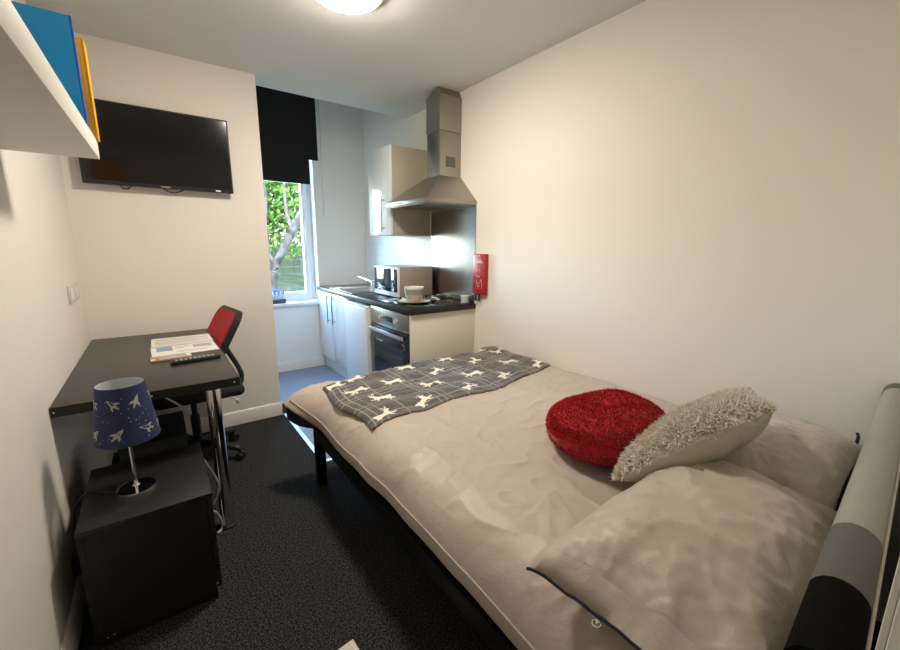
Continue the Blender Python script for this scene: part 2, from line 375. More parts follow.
# ceiling light
cl = thing('ceiling_light', 'round lit flush ceiling light glowing warm white', 'ceiling light', (1.200, -1.318, H))
B().lathe((1.200, -1.318, H), [(0, 0), (.164, 0), (.168, -.010), (.164, -.034), (.156, -.036), (0, -.036)]).obj('base', 'white_plastic', cl)
B().lathe((1.200, -1.318, H-.0362), [(.154*math.cos(a*PI/16), -.034*math.sin(a*PI/16)) for a in range(0, 8)]+[(0, -.034)]).obj('diffuser', 'lamp', cl)

# ------------------------------------------------------------------ bed
bed = thing('double_bed', 'black metal framed double bed along the right wall', 'bed', (1.7, -2.1, 0))
BX0, BX1, BY0, BY1 = .988, 2.372, -3.065, -1.118
for (x, y) in ((BX0, BY1-.05), (BX1-.05, BY1-.05), (BX0, BY0), (BX1-.05, BY0)):
    b = B().box(x, y, 0.0, x+.05, y+.05, .40 if y > -2 else .405, bevel=.003)
    b.obj('leg', 'black_metal', bed)
for x in (BX0, BX1-.03): box(x, BY0+.05, .285, x+.03, BY1-.05, .355, bevel=.003).obj('side_rail', 'black_metal', bed)
for y in (BY0, BY1-.04): box(BX0+.05, y+.005, .285, BX1-.05, y+.035, .355, bevel=.003).obj('end_rail', 'black_metal', bed)
b = B()
for i in range(14): b.box(BX0+.03, BY0+.10+i*.134, .335, BX1-.03, BY0+.16+i*.134, .352)
b.obj('slats', 'black_metal', bed)
b = B().box(1.065, BY0+.01, .356, BX1-.012, BY1+.002, .552, bevel=.04, seg=4)
b.obj('mattress', 'mattress', bed, ang=60)
# headboard, padded and set slightly askew: bands of pale grey, mid grey, black
def hbseg(u0, u1, m, name, extra=0, z0=.12, z1=.905):
    A, Cc = Vector((2.382, -3.128, 0)), Vector((.93, -3.2100, 0)); dv = Cc-A; nv = Vector((-dv.y, dv.x, 0)).normalized()
    if nv.y < 0: nv = -nv
    th = .031+extra; prof = [(-th, z0), (th, z0)]+[(th*math.cos(k*PI/10), z1-.031+(.031+extra)*math.sin(k*PI/10)) for k in range(11)]
    prof = [prof[0], prof[1]]+prof[2:]
    b = B().prism([A+dv*u0+nv*a+Vector((0, 0, z)) for a, z in prof], dv*(u1-u0)); return b
hb = hbseg(0.002, .9999, None, '').obj('headboard', 'satin_grey', bed, ang=50)
UB = (2.382-1.265)/1.452; UC = (2.382-1.09)/1.452
hbseg(0, .045, None, '', extra=.0015).obj('end_cap', 'mid_grey', hb)
hbseg(UB, UC, None, '', extra=.0015).obj('grey_band', 'mid_grey', hb, ang=50)
hbseg(UC, 1.0, None, '', extra=.0012).obj('black_band', 'hb_black', hb, ang=50)
A, Cc = Vector((2.382, -3.128, 0)), Vector((.93, -3.2100, 0)); dv = Cc-A; nv = Vector((dv.y, -dv.x, 0)).normalized(); nv = nv if nv.y < 0 else -nv
B().tube([A+dv*.3+nv*.0335+Vector((0, 0, .872)), A+dv*.65+nv*.0335+Vector((0, 0, .872)), A+dv+nv*.0335+Vector((0, 0, .872))], .003).obj('piping', 'pale_edge', hb)

# duvet
rc_ = random.Random(21)
CREASE = []
def add_creases(n, x0, x1, y0, y1, l0, l1, amp, ang=None, spread=.6):
    for _ in range(n):
        cx_, cy_ = rc_.uniform(x0, x1), rc_.uniform(y0, y1); a = rc_.uniform(0, PI) if ang is None else ang+rc_.gauss(0, spread)
        CREASE.append((cx_, cy_, math.cos(a), math.sin(a), rc_.uniform(l0, l1)/2, amp*rc_.uniform(.4, 1)*(1 if rc_.random() < .75 else -.7), rc_.uniform(.0035, .008), rc_.uniform(-.7, .7)))
add_creases(60, 1.1, 2.35, -3.0, -1.1, .08, .34, .0032)
add_creases(45, 1.1, 1.9, -2.9, -2.0, .08, .32, .0034, .5)
add_creases(26, .97, 1.22, -3.0, -1.2, .08, .22, .0042, .2, .8)
add_creases(16, 1.9, 2.35, -2.4, -1.7, .12, .40, .0042, 2.2)
GR = {}
for i_, c_ in enumerate(CREASE):
    R_ = c_[4]+.03
    for gx in range(int((c_[0]-R_)*10)-1, int((c_[0]+R_)*10)+2):
        for gy in range(int((c_[1]-R_)*10)-2, int((c_[1]+R_)*10)+2): GR.setdefault((gx, gy), []).append(i_)
def crease(x, y):
    t = 0
    for i_ in GR.get((math.floor(x*10), math.floor(y*10)), ()):
        cx_, cy_, ca, sa, h, am, w, cv = CREASE[i_]; dx, dy = x-cx_, y-cy_
        u = dx*ca+dy*sa
        if abs(u) < h:
            k = u/h; v = -dx*sa+dy*ca-cv*u*u*1.2; q = abs(v)/w
            if q < 5: t += am*(1-k*k)*math.exp(-q)
    return t
def fold(x, y, s=1.0):
    """wrinkles of crumpled satin"""
    n1 = noise.noise(Vector((x*2.3, y*2.3, 3.1)))*.014
    n2 = (1-abs(noise.noise(Vector((x*4+n1*60, y*3.2, 7.7)))*2))*.006
    n3 = (1-abs(noise.noise(Vector((x*9+y*4, y*7-x*4, 1.3)))*2.2))**3*.0048
    n4 = noise.noise(Vector((x*22, y*22, 9)))*.0028
    return s*(n1+n2+n3+n4-.010+crease(x, y))
TX = 1.14
def duvet_top(x, y):
    return .592+fold(x, y)+.012*math.exp(-((x-2.36)/.08)**2)
def sstep(a, b_, v):
    t = max(0, min(1, (v-a)/(b_-a))); return t*t*(3-2*t)
def duvet_pt(u, v):
    """u: 0 wall .. 1 top edge .. 2 hem ; v: 0 head .. 1 foot edge .. 2 foot hem"""
    vv = min(v, 1); y = -3.07+vv*(1.95); fx = max(0, v-1)
    if u <= 1: x = 2.386-u*(2.386-TX); side = 0
    else: x = TX; side = u-1
    hem = .415+.010*math.sin(y*5)
    a = side*PI/2; w = sstep(-1.30, -1.10, y)
    px = x-.172*math.sin(a)
    z = duvet_top(x if side == 0 else px, y)
    dz = (z-hem)*(1-math.cos(a*.97))
    px -= .125*w*side**1.5
    dz -= .085*w*side
    fl = .003*math.sin(y*21+2.0*noise.noise(Vector((y*3, 0, 0))))*side+.008*noise.noise(Vector((y*5, side*2, 4)))*side
    px += fl
    if side: dz += .004*side
    if fx:
        af = fx*PI/2; y += .055*math.sin(af)+.02*side*w; dz2 = (z-.40)*(1-math.cos(af)); dz = max(dz, dz2) if side < .01 else (dz**2+dz2**2*(1-.6*side))**.5
    return Vector((px, y, z-dz))
def duvet_mesh(off=0, umax=2, vmax=2, umin=0, vmin=0, nu1=200, nu2=44, nv1=300, nv2=16, thick=.010):
    us = [i/nu1 for i in range(nu1)]+[1+i/nu2 for i in range(nu2+1)]
    vs__ = [i/nv1 for i in range(nv1)]+[1+i/nv2 for i in range(nv2+1)]
    us = [u for u in us if umin <= u <= umax]; vs__ = [v for v in vs__ if vmin <= v <= vmax]
    b = B(); g = [[duvet_pt(u, v) for v in vs__] for u in us]
    top = [[b.bm.verts.new(p+Vector((0, 0, off))) for p in r] for r in g]
    bot = [[b.bm.verts.new(p+Vector((.004*(u > 1), 0, off-thick))) for p in r] for r, u in zip(g, us)]
    n, m = len(us), len(vs__)
    for i in range(n-1):
        for j in range(m-1):
            b.bm.faces.new((top[i][j], top[i+1][j], top[i+1][j+1], top[i][j+1]))
            b.bm.faces.new((bot[i][j+1], bot[i+1][j+1], bot[i+1][j], bot[i][j]))
    for i in range(n-1):
        b.bm.faces.new((top[i+1][0], top[i][0], bot[i][0], bot[i+1][0])); b.bm.faces.new((top[i][m-1], top[i+1][m-1], bot[i+1][m-1], bot[i][m-1]))
    for j in range(m-1):
        b.bm.faces.new((top[0][j], top[0][j+1], bot[0][j+1], bot[0][j])); b.bm.faces.new((top[n-1][j+1], top[n-1][j], bot[n-1][j], bot[n-1][j+1]))
    return b
dv_ = duvet_mesh().obj('duvet', 'satin', None, (1.7, -2.1, .35), ang=80, fix=False)
tag(dv_, 'crumpled taupe satin duvet spread over the double bed', 'duvet')
# stitched hem line along the side and the dark lining showing at the foot corner
hem = B().tube([duvet_pt(1.86, v/60)+Vector((-.002, 0, .004)) for v in range(0, 61)], .0028, seg=6, smooth=False)
hem.obj('hem_seam', 'satin2', dv_)
def shift(p, k): return Vector((p.x+.010, p.y-.003, p.z-k))
lb = B(); rows = []
for i in range(41):
    v = .80+.32*i/40; k = .070*sstep(.90, .985, v)
    p = duvet_pt(2, v); rows.append([lb.bm.verts.new(q) for q in (shift(p, .009), shift(p, .012+k), shift(p, .012+k)+Vector((.02, 0, -.001)), shift(p, .009)+Vector((.045, 0, .01)))])
for i in range(40):
    for j in range(3): lb.bm.faces.new((rows[i][j], rows[i+1][j], rows[i+1][j+1], rows[i][j+1]))
lb.obj('lining', 'navy_pipe', dv_)

# blanket
def bl_corner(s, t):
    """s 0..1 across the bed (left to wall), t 0..1 foot to head side"""
    n0, n1 = Vector((1.020, -1.150)), Vector((2.372, -1.00)); f0, f1 = Vector((1.050, -1.785)), Vector((2.372, -1.665))
    a = n0.lerp(n1, s); c = f0.lerp(f1, s)
    p = a.lerp(c, t)
    p.y += .018*math.sin(s*7+1)*t+.008*math.sin(s*19)*t - .012*math.sin(s*9)*(1-t)
    p.x += .012*math.sin(t*9+.5)*(1-s)**3
    return p
def bl_z(x, y):
    return duvet_top(max(x, TX), max(min(y, -1.12), -3))+.014+.007*noise.noise(Vector((x*7, y*7, 2)))+.003*noise.noise(Vector((x*18, y*18, 5)))
def bl_pt(s, t):
    p = bl_corner(s, t); z = bl_z(p.x, p.y)
    if p.x < TX: z -= .33*(TX-p.x)*.35
    if p.y > -1.12: z -= .25*(p.y+1.12)
    return Vector((p.x, p.y, z))
NS, NT = 110, 60; b = B(); uvl = b.bm.loops.layers.uv.new('UVMap')
top = [[None]*(NT+1) for _ in range(NS+1)]; bot = [[None]*(NT+1) for _ in range(NS+1)]; uvd = {}
for i in range(NS+1):
    for j in range(NT+1):
        s, t = i/NS, j/NT; p = bl_pt(s, t); e = min(s, 1-s, 1)*1.3; e2 = min(t, 1-t)*.66
        d = min(e, e2); rnd = .010*(1-max(0, min(1, d/.012))**.5)
        top[i][j] = b.bm.verts.new(p-Vector((0, 0, rnd))); bot[i][j] = b.bm.verts.new(p-Vector((0, 0, .018)))
        for v in (top[i][j], bot[i][j]): uvd[v] = (s*1.31, t*.66)
for i in range(NS):
    for j in range(NT):
        b.bm.faces.new((top[i][j], top[i+1][j], top[i+1][j+1], top[i][j+1])); b.bm.faces.new((bot[i][j+1], bot[i+1][j+1], bot[i+1][j], bot[i][j]))
for i in range(NS):
    b.bm.faces.new((top[i+1][0], top[i][0], bot[i][0], bot[i+1][0])); b.bm.faces.new((top[i][NT], top[i+1][NT], bot[i+1][NT], bot[i][NT]))
for j in range(NT):
    b.bm.faces.new((top[0][j], top[0][j+1], bot[0][j+1], bot[0][j])); b.bm.faces.new((top[NS][j+1], top[NS][j], bot[NS][j], bot[NS][j+1]))
bmesh.ops.recalc_face_normals(b.bm, faces=b.bm.faces)
for f in b.bm.faces:
    for l in f.loops: l[uvl].uv = uvd[l.vert]
body = [(-.46, .0), (-.53, .14), (-.46, .19), (-.30, .18), (-.05, .15), (.12, .18), (.18, .28), (.22, .40), (.32, .45), (.48, .36), (.47, .29), (.37, .27), (.35, .16), (.33, .04),
        (.44, -.05), (.56, -.03), (.58, -.10), (.42, -.14), (.26, -.11), (.10, -.09), (-.12, -.09), (-.22, -.13), (-.36, -.24), (-.52, -.33), (-.57, -.27), (-.46, -.12)]
ant = [[(.29, .39), (.23, .55), (.12, .62), (.20, .60), (.27, .56), (.32, .40)], [(.33, .40), (.38, .56), (.46, .64), (.42, .54), (.37, .40)], [(.245, .50), (.17, .50), (.10, .47), (.17, .47), (.25, .47)], [(.375, .50), (.46, .50), (.50, .53), (.45, .47), (.37, .47)],
       [(.28, -.02), (.27, -.16), (.36, -.28), (.30, -.31), (.17, -.16), (.16, -.04)], [(-.38, -.04), (-.24, -.06), (-.30, -.20), (-.24, -.34), (-.31, -.35), (-.42, -.2)]]
stags = [(1.085, -1.225, 1, 0), (1.16, -1.36, -1, .5), (1.226, -1.18, 1, .15), (1.385, -1.334, -1, .1), (1.222, -1.523, -1, 0), (1.371, -1.686, 1, .5), (1.14, -1.715, 1, .2), (1.567, -1.15, -1, .0), (1.697, -1.323, 1, .3),
         (1.543, -1.497, -1, 0), (1.886, -1.145, -1, 0), (2.035, -1.286, 1, .3), (1.852, -1.48, -1, .05), (2.189, -1.452, -1, 0), (1.984, -1.62, 1, .4), (1.682, -1.665, 1, .35), (2.231, -1.10, 1, 0), (2.32, -1.22, -1, .4), (2.31, -1.60, 1, .3)]
for (x, y, sg, rot) in stags:
    S = .112
    for poly in [body]+ant:
        vs__ = []
        for (px, py) in (poly if sg > 0 else poly[::-1]):
            px *= sg; ux = px*math.cos(rot)-py*math.sin(rot); uy = px*math.sin(rot)+py*math.cos(rot)
            X, Y = x+ux*S, y+uy*S; X = min(max(X, 1.045), 2.362); s_ = (X-1.02)/1.352
            Y = min(max(Y, bl_corner(s_, 1).y+.008), bl_corner(s_, 0).y-.008)
            z = bl_z(X, Y)
            if X < TX: z -= .33*(TX-X)*.35
            if Y > -1.12: z -= .25*(Y+1.12)
            vs__.append(b.bm.verts.new((X, Y, z+.0022)))
        f = b.bm.faces.new(vs__); f.material_index = 1
        if f.normal.z < 0: f.normal_flip()
bl = b.obj('blanket', ['plaid', 'stag'], None, (1.7, -1.4, .6), fix=False, ang=80)
tag(bl, 'grey plaid fleece throw printed with cream stags, laid across foot of bed', 'blanket')

# pillows and cushions
def puff(hx, hy, th, n=84, power=.5, wr=.006, seed=0, flat_bottom=.35, pull=.06, open_left=0):
    """pillow in local space, returns (B, top grid)"""
    b = B(); T_, Bo = [], []
    for i in range(n+1):
        rt, rb = [], []
        for j in range(n+1):
            u, v = -1+2*i/n, -1+2*j/n; u = math.copysign(1-(1-abs(u))**1.4, u); v = math.copysign(1-(1-abs(v))**1.4, v)
            x = hx*u*(1-pull*(1-v*v)); y = hy*v*(1-pull*(1-u*u))
            e = max(0, (1-u**4*(1-(open_left if u < 0 else 0)))*(1-v**4))**power; e = e*(.66+.34*(1-.5*(u*u+v*v)))
            w = (fold(x*1.6+seed, y*1.6+seed*2, wr/.006)+crease(1.5+seed*.05+x, -2.3+y)*1.15)*min(1, e*2)
            edge = max(abs(u), abs(v)); rad = (.5+.5*edge)
            w += .012*wr/.006*math.sin(math.atan2(v, u)*9+seed)*max(0, edge-.45)*e
            rt.append(b.bm.verts.new((x, y, th*e+w)))
            rb.append(rt[-1] if (i in (0, n) and not (open_left and i == 0)) or j in (0, n) else b.bm.verts.new((x, y, -th*flat_bottom*e)))
        T_.append(rt); Bo.append(rb)
    for i in range(n):
        for j in range(n):
            b.bm.faces.new((T_[i][j], T_[i+1][j], T_[i+1][j+1], T_[i][j+1]))
            q = [Bo[i][j+1], Bo[i+1][j+1], Bo[i+1][j], Bo[i][j]]
            try: b.bm.faces.new(q)
            except ValueError: pass
    return b, T_
def place(b, loc, rot): bmesh.ops.transform(b.bm, matrix=Matrix.Translation(loc) @ Euler(rot).to_matrix().to_4x4(), verts=b.bm.verts)
# near pillow with open piped end
P1L, P1R = (1.385, -2.945, .668), (.03, -.01, .03)
b, g = puff(.362, .214, .108, seed=3, wr=.007, open_left=.14); place(b, P1L, P1R); edge1 = [v.co.copy() for v in g[0]]
p1 = b.obj('pillow', 'satin2', None, (1.365, -2.925, .6), fix=True, ang=80)
tag(p1, 'plump taupe satin pillow nearest the doorway, with navy piped open end', 'pillow', 'satin pillows on the bed')
m1 = Matrix.Translation(P1L) @ Euler(P1R).to_matrix().to_4x4()
# open end of the pillowcase
b = B(); rows = []; pip = []
for k, p0 in enumerate(edge1[::2]):
    t = k/(len(edge1[::2])-1); bul = math.sin(PI*t)
    dr = m1.to_3x3() @ Vector((-1, (t-.5)*.35, 0))
    q1 = p0+dr*.022+Vector((0, 0, -.008-.010*bul+.005*math.sin(t*24)*bul)); q2 = p0+dr*(.048+.006*math.sin(t*6))+Vector((0, 0, -.030-.018*bul+.008*math.sin(t*15)*bul))
    q2.z = max(q2.z, .612+.005*math.sin(t*9))
    rows.append([b.bm.verts.new(q) for q in (p0, q1, q2, q2+Vector((.004, 0, -.005)), q1+Vector((.006, 0, -.012)), p0+Vector((.03, 0, -.014)))]); pip.append(q2+Vector((-.001, 0, -.002)))
for k in range(len(rows)-1):
    for j in range(5): b.bm.faces.new((rows[k][j], rows[k+1][j], rows[k+1][j+1], rows[k][j+1]))
flap = b.obj('open_end', 'satin2', p1, ang=80)
B().tube(pip[1:-1], .0035, seg=6).obj('piping', 'navy_pipe', flap)
q = pip[25]; b = B().tube([q+Vector((-.016+.008*math.cos(a*PI/5), .008*math.sin(a*PI/5)-.01, .0)) for a in range(11)], .0018, seg=6).sph(q+Vector((-.014, -.012, .002)), .005)
b.obj('press_stud', 'chrome', flap)
b, g = puff(.325, .238, .095, seed=11, wr=.007); P2L, P2R = (2.04, -2.866, .662), (.03, .0, .03); place(b, P2L, P2R)
p2 = b.obj('pillow', 'satin2', None, (2.035, -2.83, .6), ang=80)
tag(p2, 'taupe satin pillow in the corner against the right wall', 'pillow', 'satin pillows on the bed')
B().tube([(2.31, -3.066, .66), (2.318, -3.068, .70), (2.322, -3.062, .715)], .005).obj('navy_tab', 'navy_pipe', p2)

def fur(b, grid_fn, count, ln, rad, mi, curl=.5, droop=(0, 0, -.3)):
    dr = Vector(droop)
    for _ in range(count):
        p, nrm = grid_fn()
        l = ln*random.uniform(.7, 1.25); r = rad*random.uniform(.7, 1.2)
        rv = Vector((random.uniform(-1, 1), random.uniform(-1, 1), random.uniform(-1, 1)))*curl
        d1 = (nrm+rv*.8).normalized(); d2 = (d1*.7+rv+dr).normalized()
        q0 = p-nrm*.003; q1 = q0+d1*l*.55; q2 = q1+d2*l*.5
        a = d1.orthogonal().normalized(); c = d1.cross(a)
        R0 = [b.bm.verts.new(q0+(a*math.cos(k*2.094)+c*math.sin(k*2.094))*r) for k in range(3)]
        R1 = [b.bm.verts.new(q1+(a*math.cos(k*2.094)+c*math.sin(k*2.094))*r*.85) for k in range(3)]
        tip = b.bm.verts.new(q2)
        for k in range(3):
            for f in (b.bm.faces.new((R0[k], R0[(k+1) % 3], R1[(k+1) % 3], R1[k])), b.bm.faces.new((R1[k], R1[(k+1) % 3], tip))): f.material_index = mi
# red round cushion
def round_pt(r, a, top=True, R=.214, th=.093):
    e = max(0, 1-r**3.2)**.5; z = th*e*(1 if top else -1.0)-(.030*math.exp(-(r/.28)**2) if top else 0)+(.008*math.sin(a*3+1)*r*(1-r)*4)
    return Vector((R*r*math.cos(a), R*r*math.sin(a), z))
def round_s():
    a = random.uniform(0, 2*PI); r = random.random()**.5; top = random.random() < .68
    if random.random() < .3: r = random.uniform(.9, 1)
    p = round_pt(r, a, top); e = 1e-3
    t1 = round_pt(max(0, r-.02), a, top); t2 = round_pt(r, a+.02, top)
    n = (t1-p).cross(t2-p)
    if n.length < 1e-9: n = Vector((math.cos(a), math.sin(a), 0))
    n.normalize()
    if (n.z < 0) == top: n = -n
    if r > .97: n = (n+Vector((math.cos(a), math.sin(a), 0))*1.5).normalized()
    return p, n
b = B(); NA, NR = 56, 18
for top in (True, False):
    prev = None
    for i in range(1, NR+1):
        ring = [b.bm.verts.new(round_pt(math.sin(i/NR*PI/2), 2*PI*k/NA, top)) for k in range(NA)]
        if prev is None:
            c = b.bm.verts.new(round_pt(0, 0, top))
            for k in range(NA): b.bm.faces.new((c, ring[k], ring[(k+1) % NA]))
        else:
            for k in range(NA): b.bm.faces.new((prev[k], ring[k], ring[(k+1) % NA], prev[(k+1) % NA]))
        prev = ring
bmesh.ops.remove_doubles(b.bm, verts=b.bm.verts, dist=1e-5)
bmesh.ops.recalc_face_normals(b.bm, faces=b.bm.faces)
fur(b, round_s, 20000, .0135, .0013, 0, curl=.5, droop=(.0, .0, -.1))
RL, RR = (1.688, -2.470, .693), (math.radians(-7), math.radians(-5), 0); place(b, RL, RR)
rc = b.obj('round_cushion', 'fur_red', None, (1.655, -2.455, .62), fix=False, ang=80)
tag(rc, 'bright red fluffy round cushion lying on the bed', 'cushion')
# cream shaggy cushion
CH, CT = .225, .088
def sq_pt(u, v, top=True):
    e = max(0, (1-u**4)*(1-v**4))**.55; e *= (.75+.25*(1-.5*(u*u+v*v)))
    return Vector((CH*u*(1-.07*(1-v*v)), CH*v*(1-.07*(1-u*u)), CT*e*(.62 if top else -1)))
def sq_s():
    u, v = random.uniform(-1, 1), random.uniform(-1, 1)
    if random.random() < .10: u = random.choice((-1, 1))*random.uniform(.96, 1)
    p = sq_pt(u, v); n = (sq_pt(min(1, u+.01), v)-sq_pt(u-.01, v)).cross(sq_pt(u, min(1, v+.01))-sq_pt(u, v-.01))
    n = n.normalized() if n.length > 1e-9 else Vector((0, 0, 1))
    return p, (n if n.z > 0 else -n)
b = B(); n = 36; Tq = [[None]*(n+1) for _ in range(n+1)]; Bq = [[None]*(n+1) for _ in range(n+1)]
for i in range(n+1):
    for j in range(n+1):
        u, v = -1+2*i/n, -1+2*j/n; Tq[i][j] = b.bm.verts.new(sq_pt(u, v))
        if i in (0, n) or j in (0, n): Bq[i][j] = Tq[i][j]
        else:
            q = sq_pt(u, v, False); q.z += .006*math.sin((u+v)*7+math.sin(u*5)*2)*(1-u*u)*(1-v*v)+.010*math.exp(-((u*.8+v*.6+.1)/.05)**2)*(1-u*u); Bq[i][j] = b.bm.verts.new(q)
for i in range(n):
    for j in range(n):
        b.bm.faces.new((Tq[i][j], Tq[i+1][j], Tq[i+1][j+1], Tq[i][j+1])).material_index = 0
        b.bm.faces.new((Bq[i][j+1], Bq[i+1][j+1], Bq[i+1][j], Bq[i][j])).material_index = 1
fur(b, sq_s, 9500, .020, .0030, 0, curl=.9, droop=(-.1, -.2, -.2))
KL, KR = (1.688, -2.758, .777), (-.265, -.68, -1.01); place(b, KL, KR)
kc = b.obj('square_cushion', ['fur_cream', 'cushion_back'], None, (1.688, -2.755, .66), fix=False, ang=80)
tag(kc, 'cream shaggy square cushion with smooth back, propped on the pillows', 'cushion')

# ------------------------------------------------------------------ desk
dk = thing('desk', 'black-brown laminate desk along the left wall on a chrome leg', 'desk', (.31, -.65, 0))
b = B().box(.002, -1.304, .728, .621, -.004, .768, bevel=.002)
tp = b.obj('desk_top', 'desk', dk)
b = B().box(.0015, -1.3060, .729, .6215, -1.3035, .7665).box(.6205, -1.304, .729, .6228, -.004, .7665)
b.obj('edge_band', 'desk_edge', tp)
for x in (.012, .30, .60): B().cyl((x, -1.3058, .748), (x, -1.3075, .748), .003, seg=10).obj('screw_cap', 'white_plastic', tp)
LX, LY = .520, -1.222
lg = B().cyl((LX, LY, .012), (LX, LY, .716), .030, seg=40).obj('leg', 'chrome', dk)
B().lathe((LX, LY, 0), [(0, 0), (.040, 0), (.040, .008), (.034, .014), (0, .014)]).obj('foot', 'plastic', lg)
B().lathe((LX, LY, .714), [(0, 0), (.045, 0), (.045, .0135), (0, .0135)]).obj('mounting_plate', 'plastic', lg)
B().box(.002, -.80, .69, .028, -.03, .7275).box(.028, -.030, .69, .60, -.004, .7275).obj('wall_batten', 'desk_edge', dk)

tag(B().tube([(.30, -1.17, .724), (.345, -1.20, .695), (.385, -1.20, .655), (.415, -1.20, .622)], .004).obj('loose_cable', 'cable_w', None, (.38, -1.19, .65)), 'short white cable hanging under the front edge of the desk', 'cable')
# papers, booklet, remote
def sheet(x0, y0, x1, y1, z, rz, th=.0015):
    c = Vector(((x0+x1)/2, (y0+y1)/2, z)); return Matrix.Translation(c) @ Matrix.Rotation(rz, 4, 'Z'), abs(x1-x0), abs(y1-y0)
def flat_doc(name, label, cat, c, w, h, z, rz, mats, details, th=.002, group=None):
    m = Matrix.Translation((c[0], c[1], z)) @ Matrix.Rotation(rz, 4, 'Z'); b = B()
    b.box(-w/2, -h/2, 0, w/2, h/2, th, 0, m=m)
    for (a0, b0, a1, b1, mi) in details: b.box(-w/2+a0*w, -h/2+b0*h, th, -w/2+a1*w, -h/2+b1*h, th+.0004, mi, m=m)
    o = b.obj(name, mats, None, (c[0], c[1], z)); return tag(o, label, cat, group)
lines = [(.06, .12+.1*k, .94-.2*(k % 3 == 1), .15+.1*k, 1) for k in range(8)]
flat_doc('leaflet', 'white printed leaflet lying nearest the wall on the desk', 'leaflet', (.455, -.33), .31, .24, .7682, .0, ['paper', 'paper_grey'], lines)
flat_doc('brochure', 'white brochure with a blue picture panel beside the remote on desk', 'brochure', (.455, -.585), .31, .25, .7682, .03, ['paper', 'paper_grey', 'paper_blue'],
         [(.08, .45, .32, .9, 2), (.36, .75, .6, .8, 1), (.36, .6, .5, .64, 1), (.64, .5, .94, .8, 1), (.36, .3, .9, .33, 1), (.36, .2, .8, .23, 1), (.0, .93, 1., .99, 1)], th=.003)
b = B(); m = Matrix.Translation((.385, -.775, .768)) @ Matrix.Rotation(.06, 4, 'Z')
b.box(-.088, -.045, .0005, .088, .045, .010, 0, bevel=.002, m=m).box(-.088, -.045, .0100, -.068, -.012, .0106, 1, m=m).box(.068, -.025, .0100, .088, .030, .0106, 1, m=m).box(-.05, -.04, .010, .06, .03, .0104, 2, m=m)
tag(b.obj('notebook', ['tan', 'paper', 'paper_grey'], None, (.385, -.775, .768)), 'small brown covered notebook with white corners on the desk', 'notebook')
rm = thing('remote_control', 'long black television remote near the front edge of desk', 'remote control', (.50, -.87, .768))
m = Matrix.Translation((.487, -.905, .768)) @ Matrix.Rotation(.12, 4, 'Z')
B().box(-.108, -.024, .0005, .108, .024, .019, 0, bevel=.006, m=m).obj('case', 'plastic', rm)
b = B()
for i in range(9):
    for j in range(3): b.box(-.09+i*.020, -.016+j*.012, .0185, -.079+i*.020, -.009+j*.012, .0210, 0, m=m)
b.obj('buttons', 'paper_grey', rm)

# ------------------------------------------------------------------ office chair
oc = thing('office_chair', 'black office chair with red backrest tucked under the desk', 'office chair', (.47, -.42, 0))
cx, cy = .47, -.42
b = B()
for k in range(5):
    a = k*2*PI/5+.60; d = Vector((math.cos(a), math.sin(a), 0)); p = Vector((cx, cy, 0))
    b.tube([p+d*.03+Vector((0, 0, .115)), p+d*.12+Vector((0, 0, .105)), p+d*.265+Vector((0, 0, .075))], [.022, .020, .014], seg=10)
b.cyl((cx, cy, .08), (cx, cy, .14), .036)
base = b.obj('star_base', 'plastic', oc)
for k in range(5):
    a = k*2*PI/5+.60; d = Vector((math.cos(a), math.sin(a), 0)); p = Vector((cx, cy, 0))+d*.262; s_ = Vector((-d.y, d.x, 0))
    b = B().cyl(p+Vector((0, 0, .075)), p+Vector((0, 0, .045)), .008).cyl(p+s_*.006+Vector((0, 0, .025)), p+s_*.024+Vector((0, 0, .025)), .025, seg=20).cyl(p-s_*.006+Vector((0, 0, .025)), p-s_*.024+Vector((0, 0, .025)), .025, seg=20).cyl(p-s_*.02+Vector((0, 0, .025)), p+s_*.02+Vector((0, 0, .025)), .010)
    b.obj('caster', 'plastic', base)
B().cyl((cx, cy, .13), (cx, cy, .30), .026).cyl((cx, cy, .28), (cx, cy, .43), .016).obj('gas_column', 'plastic', oc)
b = B().box(cx-.09, cy-.06, .415, cx+.12, cy+.06, .445, bevel=.01)
b.obj('seat_mechanism', 'plastic', oc)
b = B().box(cx-.20, cy-.235, .445, cx+.265, cy+.235, .515, bevel=.034, seg=5)
seat = b.obj('seat', 'black_fabric', oc, ang=70)
lv = B().tube([(cx+.10, cy-.06, .435), (cx+.17, cy-.20, .452), (cx+.21, cy-.255, .435)], .0055).sph((cx+.213, cy-.262, .430), .010, scale=(1, 1, 1.6)).obj('lever', 'cable_w', oc)
lv['label'] = 'pale height lever'
# back: rounded panel leaning back (+x), facing -x
bxm = Matrix.Translation((cx+.105, cy+.11, .635)) @ Matrix.Rotation(math.radians(8), 4, 'Z') @ Matrix.Rotation(math.radians(29), 4, 'Y')
def rrect(hw, hh, r, n=8):
    out = []
    for cx_, cy_, a0 in ((hw-r, hh-r, 0), (-hw+r, hh-r, PI/2), (-hw+r, -hh+r, PI), (hw-r, -hh+r, 3*PI/2)):
        for k in range(n+1): a = a0+k*PI/2/n; out.append((cx_+r*math.cos(a), cy_+r*math.sin(a)))
    return out
def back_panel(b, hw, hh, r, x0, x1, mi, zc=.14):
    cent = 0
    P_ = rrect(hw, hh, r)
    def mp(p, x): return bxm @ Vector((x+.25*(p[0]*p[0])*-1.0, p[0], p[1]+zc))
    a = [b.bm.verts.new(mp(p, x0)) for p in P_]; c = [b.bm.verts.new(mp(p, x1)) for p in P_]
    b.bm.faces.new(a); b.bm.faces.new(c[::-1]); n = len(P_)
    for i in range(n): b.bm.faces.new((a[i], c[i], c[(i+1) % n], a[(i+1) % n]))
b = B(); back_panel(b, .205, .215, .09, .0, .038, 0); bk = b.obj('backrest', 'plastic', oc)
